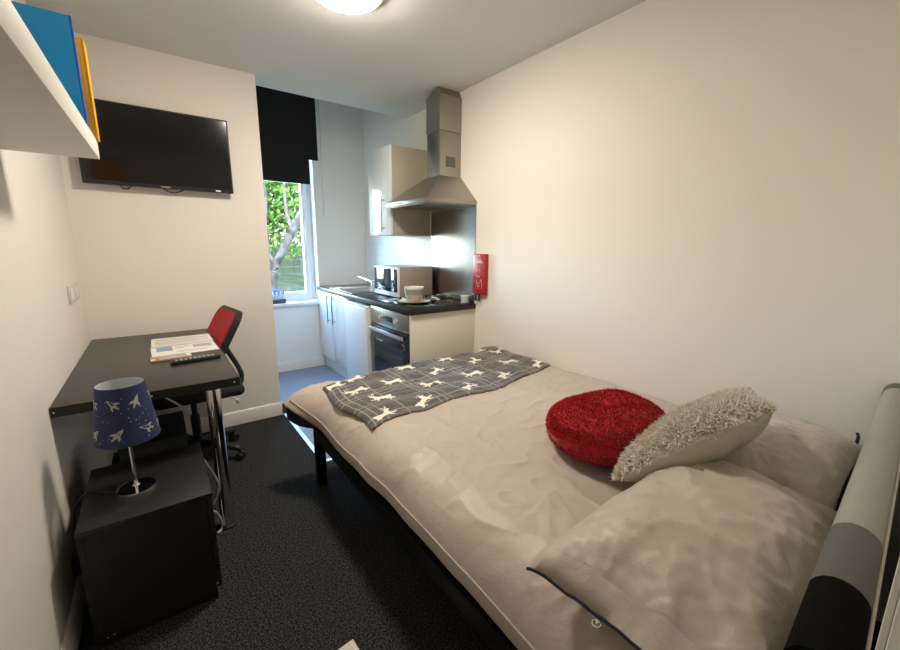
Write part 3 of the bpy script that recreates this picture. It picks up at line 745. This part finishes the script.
b = B(); back_panel(b, .180, .192, .075, -.010, .004, 0); b.obj('red_pad', 'red_mesh', bk)
B().tube([(cx+.08, cy, .435), (cx+.25, cy+.05, .425), (cx+.292, cy+.09, .50), (cx+.21, cy+.11, .70)], .016).obj('back_bracket', 'plastic', oc)

# ------------------------------------------------------------------ bedside unit, box, lamp
bc = thing('bedside_cabinet', 'low matt black bedside cabinet between the desk and the doorway', 'cabinet', (.27, -1.45, 0))
X0, X1, Y0, Y1, ZT = .068, .447, -1.665, -1.205, .450
B().box(X0, Y0, .432, X1, Y1, ZT, bevel=.0015).obj('cabinet_top', 'black_wood', bc)
B().box(X0+.001, Y0+.001, .03, X0+.017, Y1-.002, .4315).box(X0+.018, Y0+.001, .03, X1-.022, Y0+.017, .4315).box(X0+.018, Y1-.018, .03, X1-.022, Y1-.002, .4315).box(X0+.018, Y0+.018, .03, X1-.022, Y1-.019, .046).obj('carcass', 'black_wood', bc)
for z0, z1 in ((.048, .232), (.238, .430)): B().box(X1-.020, Y0+.002, z0, X1-.002, Y1-.003, z1, bevel=.001).obj('drawer', 'black_wood', bc)
B().box(X0+.01, Y0+.008, 0.0, X1-.02, Y1-.01, .029).obj('plinth', 'black_wood', bc)
for x, z in ((.10, .035), (.118, .037), (.43, .045), (.43, .065)): B().cyl((x, Y0+.002, z), (x, Y0-.0006, z), .003, seg=8).obj('screw_head', 'paper_grey', bc)
bx = thing('storage_box', 'plain black box standing under the desk behind the bedside cabinet', 'box', (.32, -1.02, 0))
B().box(.158, -1.185, 0, .40, -.86, .485, bevel=.004).obj('box_body', 'black_wood', bx)
B().box(.155, -1.188, .4855, .403, -.857, .500, bevel=.002).obj('box_lid', 'plastic', bx)

tl = thing('table_lamp', 'chrome table lamp with navy rocket patterned shade on black cabinet', 'lamp', (.222, -1.475, ZT))
lx, ly = .222, -1.475
B().lathe((lx, ly, ZT), [(0, 0), (.060, 0), (.061, .004), (.059, .012), (.05, .014), (.012, .018), (.008, .024), (0, .024)], seg=48).obj('lamp_base', 'chrome', tl)
B().cyl((lx, ly, ZT+.020), (lx, ly, .735), .0055, seg=16).obj('pole', 'chrome', tl)
B().cyl((lx, ly, .73), (lx, ly, .775), .017).obj('bulb_holder', 'white_plastic', tl)
zb, zt, rb, rt = .662, .868, .096, .071
b = B().lathe((lx, ly, 0), [(rb, zb), (rt, zt), (rt-.002, zt), (rb-.002, zb), (rb, zb)], seg=64, mis=[0, 0, 1, 0])
def on_shade(a, z, off=.0008):
    r = rb+(rt-rb)*(z-zb)/(zt-zb)+off; return Vector((lx+r*math.cos(a), ly+r*math.sin(a), z))
def rocket(a0, z0, rot, s=.0225):
    shapes = [[(-.10, -.9), (-.2, -.55), (-.24, 0), (-.17, .45), (0, .95), (.17, .45), (.24, 0), (.2, -.55), (.10, -.9)],
              [(-.2, -.5), (-.24, -.1), (-.55, -.45), (-.6, -.9), (-.38, -.68)], [(.2, -.5), (.38, -.68), (.6, -.9), (.55, -.45), (.24, -.1)],
              [(-.10, -.92), (.10, -.92), (.12, -1.15), (0, -1.35), (-.12, -1.15)]]
    for sh in shapes:
        vs__ = []
        for (px, py) in sh:
            px *= 1.3; ux = (px*math.cos(rot)-py*math.sin(rot))*s; uz = (px*math.sin(rot)+py*math.cos(rot))*s
            vs__.append(b.bm.verts.new(on_shade(a0+ux/.085, z0+uz)))
        b.bm.faces.new(vs__).material_index = 2
av = math.atan2(-3.254-ly, .3675-lx)
for k in range(7):
    o = k*2*PI/7
    rocket(av+o-.42, .818, .85 if k % 2 == 0 else -.45); rocket(av+o-.28, .712, -.75 if k % 2 == 0 else 1.15)
for k in range(90):
    a = random.uniform(0, 2*PI); z = random.uniform(zb+.015, zt-.015); s = random.uniform(.0012, .0024)
    b.bm.faces.new([b.bm.verts.new(on_shade(a+s*math.cos(i*PI/3)/.085, z+s*math.sin(i*PI/3), .0006)) for i in range(6)]).material_index = 2
for f in b.bm.faces:
    if f.material_index == 2:
        f.normal_update(); c = f.calc_center_median()
        if f.normal.dot(Vector((c.x-lx, c.y-ly, 0))) < 0: f.normal_flip()
b.obj('lamp_shade', ['navy', 'shade_in', 'silver_print'], tl, fix=False)
b = B()
for k in range(3): a = k*2.094+.6; b.cyl((lx, ly, .768), (lx+(rt-.004)*math.cos(a), ly+(rt-.004)*math.sin(a), .85), .0015, seg=6)
b.obj('shade_ring', 'white_plastic', tl)
# cables and plug
tag(B().tube([(.165, -1.475, .4535), (.12, -1.44, .4535), (.085, -1.40, .455), (.045, -1.405, .425), (.028, -1.41, .37), (.024, -1.41, .25), (.022, -1.41, .20)], .003).obj('lamp_cable', 'plastic', None, (.05, -1.41, .4)), 'thin black lamp cable dropping behind the left of the cabinet', 'cable')
pg = thing('power_plug', 'black plug and cable against the left wall beside the cabinet', 'plug', (.02, -1.41, .12))
B().box(.002, -1.435, .15, .040, -1.395, .205, bevel=.006).obj('plug_body', 'plastic', pg)
B().tube([(.024, -1.415, .152), (.030, -1.41, .12), (.045, -1.41, .085), (.05, -1.40, .03), (.04, -1.36, .012)], .004).obj('lead', 'plastic', pg)
tag(B().tube([(.449, -1.27, .40), (.475, -1.26, .33), (.496, -1.25, .25), (.488, -1.25, .19), (.470, -1.25, .15)], .005).obj('looped_cable', 'cable_w', None, (.48, -1.25, .25)), 'upper white cable loop between the cabinet and chrome desk leg', 'cable', 'white cable loops')
tag(B().tube([(.455, -1.26, .13), (.478, -1.25, .10), (.494, -1.25, .05), (.490, -1.25, .012), (.47, -1.27, .008)], .005).obj('looped_cable', 'cable_w', None, (.48, -1.25, .05)), 'lower white cable loop on the carpet beside chrome desk leg', 'cable', 'white cable loops')
# folded card on floor
b = B(); A_ = Vector((.779, -2.148, .022)); b.prism([A_, A_+Vector((-.19, -.02, 0)), A_+Vector((-.19, -.20, 0)), A_+Vector((.012, -.20, 0))], (0, 0, -.021), 0, bevel=.002)
b.prism([A_+Vector((-.012, -.012, .0008)), A_+Vector((-.006, -.19, .0008)), A_+Vector((.004, -.19, .0008)), A_+Vector((-.006, -.012, .0008))], (0, 0, .0006), 1)
tag(b.obj('white_packet', ['ivory', 'white_plastic'], None, (.72, -2.2, 0)), 'corner of an off-white packet lying on the carpet beside the bed', 'packet')

# ------------------------------------------------------------------ shelf, binders
sh = B(); zs = lambda y, z: z+(y+1.262)*.034
sh = sh.prism([(.001, -1.262, 1.656), (.001, -1.262, 1.718), (.001, -2.75, zs(-2.75, 1.718)), (.001, -2.75, zs(-2.75, 1.656))], (.249, 0, 0), bevel=.0015).obj('wall_shelf', 'shelf', None, (.125, -2.0, 1.68))
tag(sh, 'thick white floating shelf high on the left wall', 'shelf')
def binder(name, label, y0, y1, x1, z1, mc, ms):
    t = thing(name, label, 'binder', (.13, (y0+y1)/2, 1.7155))
    B().box(x1-.215, y0, 1.7155, x1, y0+.003, z1, bevel=.001).box(x1-.215, y1-.003, 1.7155, x1, y1, z1, bevel=.001).obj('cover', mc, t)
    B().box(x1-.004, y0-.0003, 1.7155, x1+.003, y1+.0003, z1+.001, bevel=.0015).obj('spine', ms, t)
    B().box(x1-.205, y0+.004, 1.717, x1-.008, y1-.004, z1-.015).obj('pages', 'paper', t)
binder('ring_binder', 'glossy bright blue ring binder standing on the white wall shelf', -1.405, -1.350, .238, 2.058, 'blue_b', 'blue_d')
binder('lever_arch_file', 'orange lever arch file at the far end of the wall shelf', -1.340, -1.266, .256, 2.022, 'orange', 'orange')

# ------------------------------------------------------------------ television
tv = thing('television', 'wall mounted flat black television on the far wall', 'television', (.47, -.03, 1.94))
B().box(.085, -.062, 1.700, .862, -.034, 2.166, bevel=.003).obj('bezel', 'plastic', tv)
B().box(.094, -.0635, 1.722, .853, -.0622, 2.157).obj('screen', 'gloss_black', tv)
B().box(.25, -.034, 1.80, .70, -.001, 2.06).obj('wall_bracket', 'black_metal', tv)
s = B().box(.755, -.0632, 1.7045, .785, -.0622, 1.7135).obj('sticker', 'white_plastic', tv); s['label'] = 'small white sticker'
B().box(.455, -.0632, 1.7055, .505, -.0622, 1.7125).obj('badge', 'silver_print', tv)
B().cyl((.835, -.050, 1.700), (.835, -.050, 1.694), .004, seg=10).obj('sensor', 'plastic', tv)
for pts_ in ([(.245, -.03, 1.72), (.262, -.03, 1.690), (.29, -.03, 1.686), (.315, -.03, 1.72)], [(.45, -.03, 1.72), (.485, -.03, 1.69), (.53, -.03, 1.682), (.60, -.03, 1.715)]):
    B().tube(pts_, .0035).obj('cable', 'plastic', tv)
so = thing('wall_socket', 'double wall socket low on the left wall above the desk', 'socket', (0, -.37, 1.10))
B().box(.0005, -.52, 1.055, .010, -.24, 1.142, bevel=.003).obj('plate', 'socket', so)
for y in (-.45, -.31): B().box(.0102, y-.035, 1.068, .0120, y+.035, 1.128, bevel=.0006).obj('outlet', 'white_plastic', so)

# ------------------------------------------------------------------ kitchen
KX = W-.6
B0 = B().box(KX-.002, -.862, .870, W-.001, D-.002, .910, bevel=.003)
tag(B0.obj('worktop', 'worktop', None, (2.1, 0, .87)), 'dark speckled kitchen worktop running to the window wall', 'worktop')
ep = box(KX+.004, -.848, 0, W-.002, -.830, .8695, bevel=.001); tag(ep.obj('end_panel', 'cream', None, (2.1, -.84, 0)), 'cream end panel closing the kitchen run beside the bed', 'panel')
ov = thing('oven', 'built-in steel oven with black glass door under the worktop', 'oven', (2.1, -.53, 0))
oy0, oy1 = -.829, -.215
B().box(KX+.02, oy0, .10, W-.03, oy1, .866).obj('oven_body', 'plastic', ov)
cp = B().box(KX-.006, oy0+.002, .728, KX+.019, oy1-.002, .864, bevel=.002).obj('control_panel', 'steel', ov)
for y in (-.66, -.42):
    B().cyl((KX-.006, y, .797), (KX-.012, y, .797), .022, seg=28).cyl((KX-.012, y, .797), (KX-.028, y, .797), .016, .014, seg=28).obj('knob', 'chrome', cp)
B().box(KX-.009, -.595, .775, KX-.0065, -.475, .818, bevel=.0008).obj('display', 'glass_black', cp)
dr = B().box(KX-.010, oy0+.002, .130, KX+.019, oy1-.002, .722, bevel=.002).obj('door', 'oven_glass', ov)
B().box(KX-.0125, oy0+.06, .20, KX-.0103, oy1-.06, .60).obj('door_window', 'glass_black', dr)
B().box(KX-.045, oy0+.03, .675, KX-.030, oy1-.03, .703, bevel=.004).box(KX-.034, oy0+.07, .680, KX-.010, oy0+.09, .697).box(KX-.034, oy1-.09, .680, KX-.010, oy1-.07, .697).obj('door_handle', 'alu', dr)
b = B()
for (y0_, z0_, y1_, z1_) in ((-.772, .628, -.744, .638), (-.778, .60, -.770, .632), (-.775, .592, -.744, .60), (-.748, .56, -.74, .595), (-.775, .55, -.742, .558), (-.775, .54, -.750, .548)):
    b.box(KX-.0110, y0_, z0_, KX-.0100, y1_, z1_)
st = b.obj('sticker', 'lav', dr); st['label'] = 'small blue sticker'
B().box(KX+.02, oy0, 0, KX+.04, oy1, .098).obj('plinth', 'gloss_white', ov)
fr = thing('fridge', 'white under-counter fridge between oven and sink cabinet', 'fridge', (2.05, .05, 0))
fy0, fy1 = -.195, .285; fx0 = 1.752
B().box(fx0+.045, fy0+.004, .02, W-.04, fy1-.004, .848, bevel=.004).obj('body', 'cream', fr)
B().box(fx0, fy0+.004, .065, fx0+.042, fy1-.004, .832, bevel=.007, seg=3).obj('door', 'fridge', fr)
B().box(fx0+.004, fy0+.004, .834, fx0+.045, fy1-.004, .850, bevel=.003).obj('top_rim', 'fridge', fr)
for x in (fx0+.09, W-.1):
    for y in (fy0+.06, fy1-.06): B().cyl((x, y, 0), (x, y, .03), .015).obj('foot', 'plastic', fr)
skc = thing('sink_cabinet', 'white gloss sink cabinet with two bar handles near the window', 'cabinet', (2.1, .72, 0))
cy0, cy1 = .30, D-.004
B().box(KX+.022, cy0, .15, W-.004, cy1, .869).obj('carcass', 'gloss_white', skc)
for ya, yb, yh in ((cy0+.002, .710, .645), (.714, cy1-.004, .782)):
    d_ = B().box(KX, ya, .150, KX+.019, yb, .862, bevel=.002).obj('door', 'gloss_white', skc)
    b = B().cyl((KX-.030, yh, .555), (KX-.030, yh, .865-.01), .006, seg=14)
    for z in (.585, .825): b.cyl((KX-.030, yh, z), (KX, yh, z), .0045, seg=10)
    b.obj('handle', 'steel', d_)
B().box(KX+.045, cy0, 0, KX+.063, cy1, .149).obj('plinth', 'gloss_white', skc)
# sink set in worktop
sk = thing('kitchen_sink', 'stainless steel inset sink and drainer by the window', 'sink', (2.08, .65, .91))
b = B(); zz = .9105
b.box(1.835, .29, zz, 2.32, .335, zz+.004, bevel=.0015).box(1.835, 1.105, zz, 2.32, 1.135, zz+.004, bevel=.0015).box(1.835, .335, zz, 1.87, 1.105, zz+.004, bevel=.0015).box(2.26, .335, zz, 2.32, 1.105, zz+.004, bevel=.0015)
b.box(1.87, .335, zz, 2.26, 1.105, zz+.0015)
for k in range(7): b.box(1.90+k*.048, .74, zz+.001, 1.915+k*.048, 1.09, zz+.0035, bevel=.001)
b.obj('drainer', 'steel', sk)
B().lathe((2.06, .54, zz+.0012), [(.155, .0), (.16, .003), (.150, .003), (.12, .0008), (0, .0005)], seg=40).obj('bowl_rim', 'steel', sk)
b = B().cyl((2.20, .60, .93-.018), (2.20, .60, .955), .022).cyl((2.20, .60, .95), (2.20, .60, .985), .014)
b.tube([(2.20, .60, .975), (2.185, .66, .99), (2.165, .76, 1.01), (2.14, .90, 1.03), (2.135, .92, 1.02)], .007, seg=12)
b.tube([(2.20, .60, .985), (2.205, .57, 1.0), (2.21, .52, 1.005)], .006)
b.obj('tap', 'chrome', sk)
# hob
hob = thing('hob', 'black glass hob set in the worktop under the hood', 'hob', (2.08, -.54, .91))
B().box(1.845, -.83, .9105, 2.345, -.25, .915, bevel=.001).obj('glass_plate', 'glass_black', hob)
for (x, y, r) in ((1.97, -.68, .09), (1.97, -.40, .07), (2.21, -.68, .07), (2.21, -.40, .09)):
    B().lathe((x, y, .9151), [(r-.004, 0), (r-.004, .0005), (r, .0005), (r, 0)], seg=40).obj('cooking_zone', 'paper_grey', hob)
# splashbacks
tag(box(W-.006, -.845, .911, W-.0005, -.232, 1.655).obj('steel_splashback', 'steel_sp', None, (W, -.54, .91)), 'tall reflective steel splashback behind the hob', 'splashback')
struct('trim_2', box(W-.008, -.230, .911, W-.0005, D-.002, 1.443), 'tile', 'white glossy tiled strip under the wall cabinet', 'tiles')
# wall cabinet
wc = thing('wall_cabinet', 'white gloss wall cabinet with cream side, left of the hood', 'cabinet', (2.2, 0, 1.445))
wy0, wy1, wxf = -.205, .205, 2.0
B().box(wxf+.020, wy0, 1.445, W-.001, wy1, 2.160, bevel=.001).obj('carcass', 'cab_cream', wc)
d_ = B().box(wxf, wy0, 1.447, wxf+.019, wy1, 2.158, bevel=.002).obj('door', 'gloss_white', wc)
b = B().cyl((wxf-.030, -.09, 1.475), (wxf-.030, -.09, 1.765), .006, seg=14)
for z in (1.505, 1.735): b.cyl((wxf-.030, -.09, z), (wxf, -.09, z), .0045, seg=10)
b.obj('handle', 'steel', d_)
# hood
hd = thing('cooker_hood', 'stainless steel pyramid cooker hood with chimney by the wall', 'cooker hood', (2.2, -.54, 1.66))
hx, ha, hb_, hz = 1.943, -.850, -.235, 1.668
B().box(hx, ha, hz-.004, W-.001, hb_, hz+.026, bevel=.002).obj('canopy_rim', 'steel', hd)
bx0, bya, byb, bz = 2.185, -.648, -.462, 1.885
b = B(); lo = [(hx+.004, ha+.004, hz+.0265), (W-.002, ha+.004, hz+.0265), (W-.002, hb_-.004, hz+.0265), (hx+.004, hb_-.004, hz+.0265)]; hi = [(bx0, bya, bz), (W-.002, bya, bz), (W-.002, byb, bz), (bx0, byb, bz)]
v = [b.bm.verts.new(p) for p in lo+hi]
for i in range(4): b.bm.faces.new((v[i], v[(i+1) % 4], v[4+(i+1) % 4], v[4+i]))
b.bm.faces.new(v[:4][::-1]); b.bm.faces.new(v[4:])
b.obj('canopy', 'steel', hd, ang=10)
B().box(bx0+.006, bya+.006, bz+.0005, W-.002, byb-.006, 2.21, bevel=.0015).obj('chimney_lower', 'steel', hd)
# upper chimney with wavy top edge cut against the ceiling
b = B(); x0_, x1_ = bx0, W-.002; zt_ = 2.462
ch = []
for k in range(9): ch.append((x0_+(x1_-x0_)*k/8, zt_+.034*math.exp(-((k/8-.05)/.16)**2)*0+(.045 if .05 < k/8 < .95 else 0)*0))
b.box(x0_, bya, 2.2105, x1_, byb, 2.462, bevel=.004)
b.prism([(x0_+.01, bya+.002, 2.46), (x0_+.01, byb-.002, 2.46), (x0_+.01, byb-.03, 2.478), (x0_+.01, -.59, 2.509), (x0_+.01, -.62, 2.509), (x0_+.01, bya+.01, 2.480)][::-1], (x1_-x0_-.02, 0, 0))
b.obj('chimney_upper', 'steel', hd, ang=20)
B().box(2.245, bya+.0025, 1.955, 2.335, bya+.0062, 2.030).obj('vent_grille', 'mid_grey', hd)
B().box(hx+.03, ha+.03, hz-.010, W-.03, hb_-.03, hz-.0045).obj('filter', 'steel', hd)
B().box(hx-.001, -.50, hz+.002, hx-.0001+.0005, -.40, hz+.016).obj('controls', 'plastic', hd)
# microwave
mw = thing('microwave', 'silver and white microwave oven on the worktop', 'microwave', (2.15, -.07, .91))
my0, my1, mx = -.305, .150, 2.0
B().box(mx+.022, my0, .925, mx+.35, my1, 1.178, bevel=.005).obj('case', 'microwave_case', mw)
mf = B().box(mx, my0, .925, mx+.021, my1, 1.178, bevel=.004).obj('front_panel', 'gloss_white', mw)
B().box(mx-.003, my0+.125, .965, mx-.0002, my1-.012, 1.160, bevel=.001).obj('door_window', 'oven_glass', mf)
B().box(mx-.003, my0+.012, .965, mx-.0002, my0+.118, 1.160, bevel=.001).obj('keypad', 'glass_black', mf)
for x in (mx+.04, mx+.31):
    for y in (my0+.04, my1-.04): B().cyl((x, y, .9105), (x, y, .926), .012, seg=12).obj('foot', 'plastic', mw)
# plate and bowls
pc = (1.985, -.590)
tag(B().lathe((*pc, .9162), [(0, 0), (.07, 0), (.085, .006), (.125, .016), (.127, .019), (.085, .011), (.07, .006), (0, .005)], seg=48).obj('plate', 'ivory', None, (*pc, .916)), 'ivory plate on the black hob under two bowls', 'plate')
tag(B().lathe((*pc, .9225), [(0, 0), (.042, 0), (.045, .008), (.066, .030), (.072, .062), (.069, .062), (.063, .032), (.04, .012), (0, .010)], seg=48).obj('bowl', 'biscuit', None, (*pc, .9225)), 'biscuit coloured lower bowl of the stack on the plate', 'bowl', 'stacked bowls on the plate')
tag(B().lathe((*pc, .9225), [(0, .028), (.036, .028), (.058, .048), (.0735, .0645), (.078, .105), (.079, .120), (.075, .120), (.073, .105), (.066, .070), (.04, .050), (0, .048)], seg=48, mis=[0, 0, 0, 0, 1, 1, 1, 1, 1, 1]).obj('bowl', ['teal', 'ivory'], None, (*pc, .950)), 'teal banded upper bowl of the stack on the plate', 'bowl', 'stacked bowls on the plate')
tb = thing('plastic_tub', 'small pale blue and white tub at the worktop corner by the wall', 'tub', (2.33, -.79, .9155))
B().lathe((2.335, -.79, .9155), [(0, 0), (.030, 0), (.033, .045), (0, .045)], seg=28).obj('tub_body', 'bluewhite', tb)
B().lathe((2.335, -.79, .9607), [(0, 0), (.035, 0), (.035, .012), (0, .012)], seg=28).obj('lid', 'ivory', tb)
tag(B().tube([(2.372, -.245, 1.14), (2.365, -.25, 1.08), (2.36, -.27, 1.0), (2.345, -.32, .93), (2.33, -.36, .92)], .005).obj('microwave_cable', 'plastic', None, (2.36, -.28, 1.0)), 'black cable hanging behind the microwave at the steel splashback', 'cable')

# fire blanket
fb = thing('fire_blanket', 'red fire blanket case hung on the right wall by the worktop', 'fire blanket', (W, -.93, 1.14))
m = Matrix.Translation((W-.0175, -.925, 1.146))
B().box(-.017, -.075, -.155, .017, .075, .155, bevel=.008, seg=3, m=m).obj('case', 'red_plastic', fb, ang=40)
xf = W-.0352
for ya, za, yc, zc in ((-.972, 1.232, -.890, 1.238), (-.965, 1.243, -.897, 1.250), (-.958, 1.255, -.905, 1.258)): B().box(xf-.0004, ya, za, xf, yc, zc).obj('printed_line', 'pale_print', fb)
for pts_ in ([(-.905, 1.165), (-.93, 1.185), (-.945, 1.172)], [(-.90, 1.14), (-.915, 1.125), (-.94, 1.135)], [(-.90, 1.10), (-.915, 1.06), (-.925, 1.035)], [(-.915, 1.06), (-.94, 1.085), (-.955, 1.11), (-.962, 1.08), (-.965, 1.04)], [(-.93, 1.05), (-.945, 1.06)]):
    B().tube([(xf, y, z) for y, z in pts_], .0022, seg=5).obj('printed_drawing', 'pale_print', fb)
for y in (-.885, -.925): B().box(W-.026, y-.009, .938, W-.022, y+.009, .998).obj('pull_tab', 'plastic', fb)
B().cyl((W-.036, -.93, 1.288), (W-.034, -.93, 1.288), .004, seg=12).obj('hanging_hole', 'white_plastic', fb)

# blind
bd = thing('roller_blind', 'black roller blind drawn partly down over the window', 'blind', (1.5, D-.05, 2.9))
b = B(); yb_ = D-.030
b.prism([(1.12, yb_, 1.986), (1.772, yb_, 1.986), (1.772, yb_, 2.222), (1.868, yb_, 2.222), (1.868, yb_, 2.96), (1.12, yb_, 2.96)], (0, .0015, 0))
b.obj('blind_fabric', 'blindm', bd)
B().box(1.122, yb_-.004, 1.978, 1.770, yb_+.006, 1.992, bevel=.002).obj('bottom_bar', 'blindm', bd)
B().cyl((1.09, yb_+.002, 2.975), (1.90, yb_+.002, 2.975), .022).obj('roller', 'plastic', bd)
B().tube([(1.895, yb_-.02, 2.97), (1.893, yb_-.02, 2.2), (1.892, yb_-.02, 1.70), (1.896, yb_-.018, 1.69), (1.900, yb_-.012, 1.70), (1.901, yb_-.012, 2.2), (1.902, yb_-.012, 2.97)], .0018, seg=6).obj('pull_cord', 'cable_w', bd)
# planter
pl = thing('flower_trough', 'small grey trough of purple lavender on the window sill', 'planter', (1.40, D+.02, wz0))
px0, px1, py_ = 1.27, 1.455, D+.028
B().box(px0, py_-.025, wz0+.0005, px1, py_+.025, wz0+.048, bevel=.003).obj('trough', 'planter', pl)
b = B(); c = B()
for k in range(14):
    x = px0+.012+k*(px1-px0-.024)/13; y = py_+random.uniform(-.014, .014); h_ = random.uniform(.06, .085); dx_ = random.uniform(-.01, .01)
    b.tube([(x, y, wz0+.045), (x+dx_, y, wz0+.045+h_)], .0012, seg=5, smooth=False)
    for q in range(5): c.sph((x+dx_+random.uniform(-.006, .006), y+random.uniform(-.005, .005), wz0+.045+h_-.01+q*.008), .0065, seg=8)
b.obj('stems', 'stem', pl); c.obj('flowers', 'lav', pl)

# ------------------------------------------------------------------ outside
struct('ground', box(-6, D+.3, -.25, 14, 14, -.1), 'grass', 'grass outside the window', 'grass')
tr = thing('tree', 'pale barked leaning tree with bright green leaves outside the window', 'tree', (1.66, 3.3, -.1))
b = B(); b.tube([(1.60, 3.35, -.12), (1.72, 3.25, .55), (1.84, 3.2, 1.02), (1.97, 3.2, 1.28), (2.12, 3.2, 1.56), (2.30, 3.25, 1.85), (2.5, 3.3, 2.3)], [.075, .07, .062, .062, .065, .06, .05], seg=14)
b.tube([(1.84, 3.2, 1.0), (1.76, 3.22, 1.2), (1.74, 3.25, 1.6), (1.78, 3.3, 2.1), (1.7, 3.3, 2.9)], [.055, .045, .04, .04, .03], seg=10)
b.tube([(2.12, 3.2, 1.56), (2.1, 3.4, 2.0), (2.2, 3.7, 2.6)], [.03, .02, .015], seg=8)
b.obj('trunk', 'bark', tr)
b = B()
for k in range(15000):
    c = Vector((random.gauss(2.0, .85), random.uniform(3.6, 5.2), random.gauss(2.35, .62)))
    if c.z < 1.15 or c.x < .9: continue
    n_ = Vector((random.uniform(-1, 1), random.uniform(-1, .2), random.uniform(-.2, 1))).normalized(); a = n_.orthogonal().normalized(); e = n_.cross(a); s = random.uniform(.03, .06)
    b.bm.faces.new([b.bm.verts.new(c+a*s), b.bm.verts.new(c+e*s*.55), b.bm.verts.new(c-a*s), b.bm.verts.new(c-e*s*.55)])
b.obj('foliage', 'leaf', tr, fix=False)
fc = thing('garden_fence', 'grey green slatted garden fence beyond the tree', 'fence', (3.2, 6.0, -.1))
b = B()
for k in range(9): b.box(1.5, 6.0, -.02+k*.15, 6.0, 6.025, .126+k*.15)
b.obj('slats', 'fence', fc)
for x in (1.6, 3.4, 5.2): B().box(x, 6.026, -.1, x+.09, 6.11, 1.4).obj('post', 'fence', fc)
hs = thing('brick_house', 'pink brick house wall glimpsed through the leaves outside', 'building', (5, 8.5, -.1))
B().box(2.2, 8.2, -.1, 9, 11, 5).obj('wall', 'brick', hs)
for x in (3.0, 5.0): w_ = B().box(x, 8.15, 1.6, x+.9, 8.199, 2.8).obj('window', 'upvc', hs); B().box(x+.06, 8.145, 1.66, x+.84, 8.149, 2.74).obj('pane', 'glass_black', w_)
B().prism([(2.0, 8.0, 5), (2.0, 9.6, 6.6), (2.0, 11.2, 5)], (7.2, 0, 0)).obj('roof', 'fence', hs)

for o in bpy.data.objects:
    if '_o' in o: del o['_o']
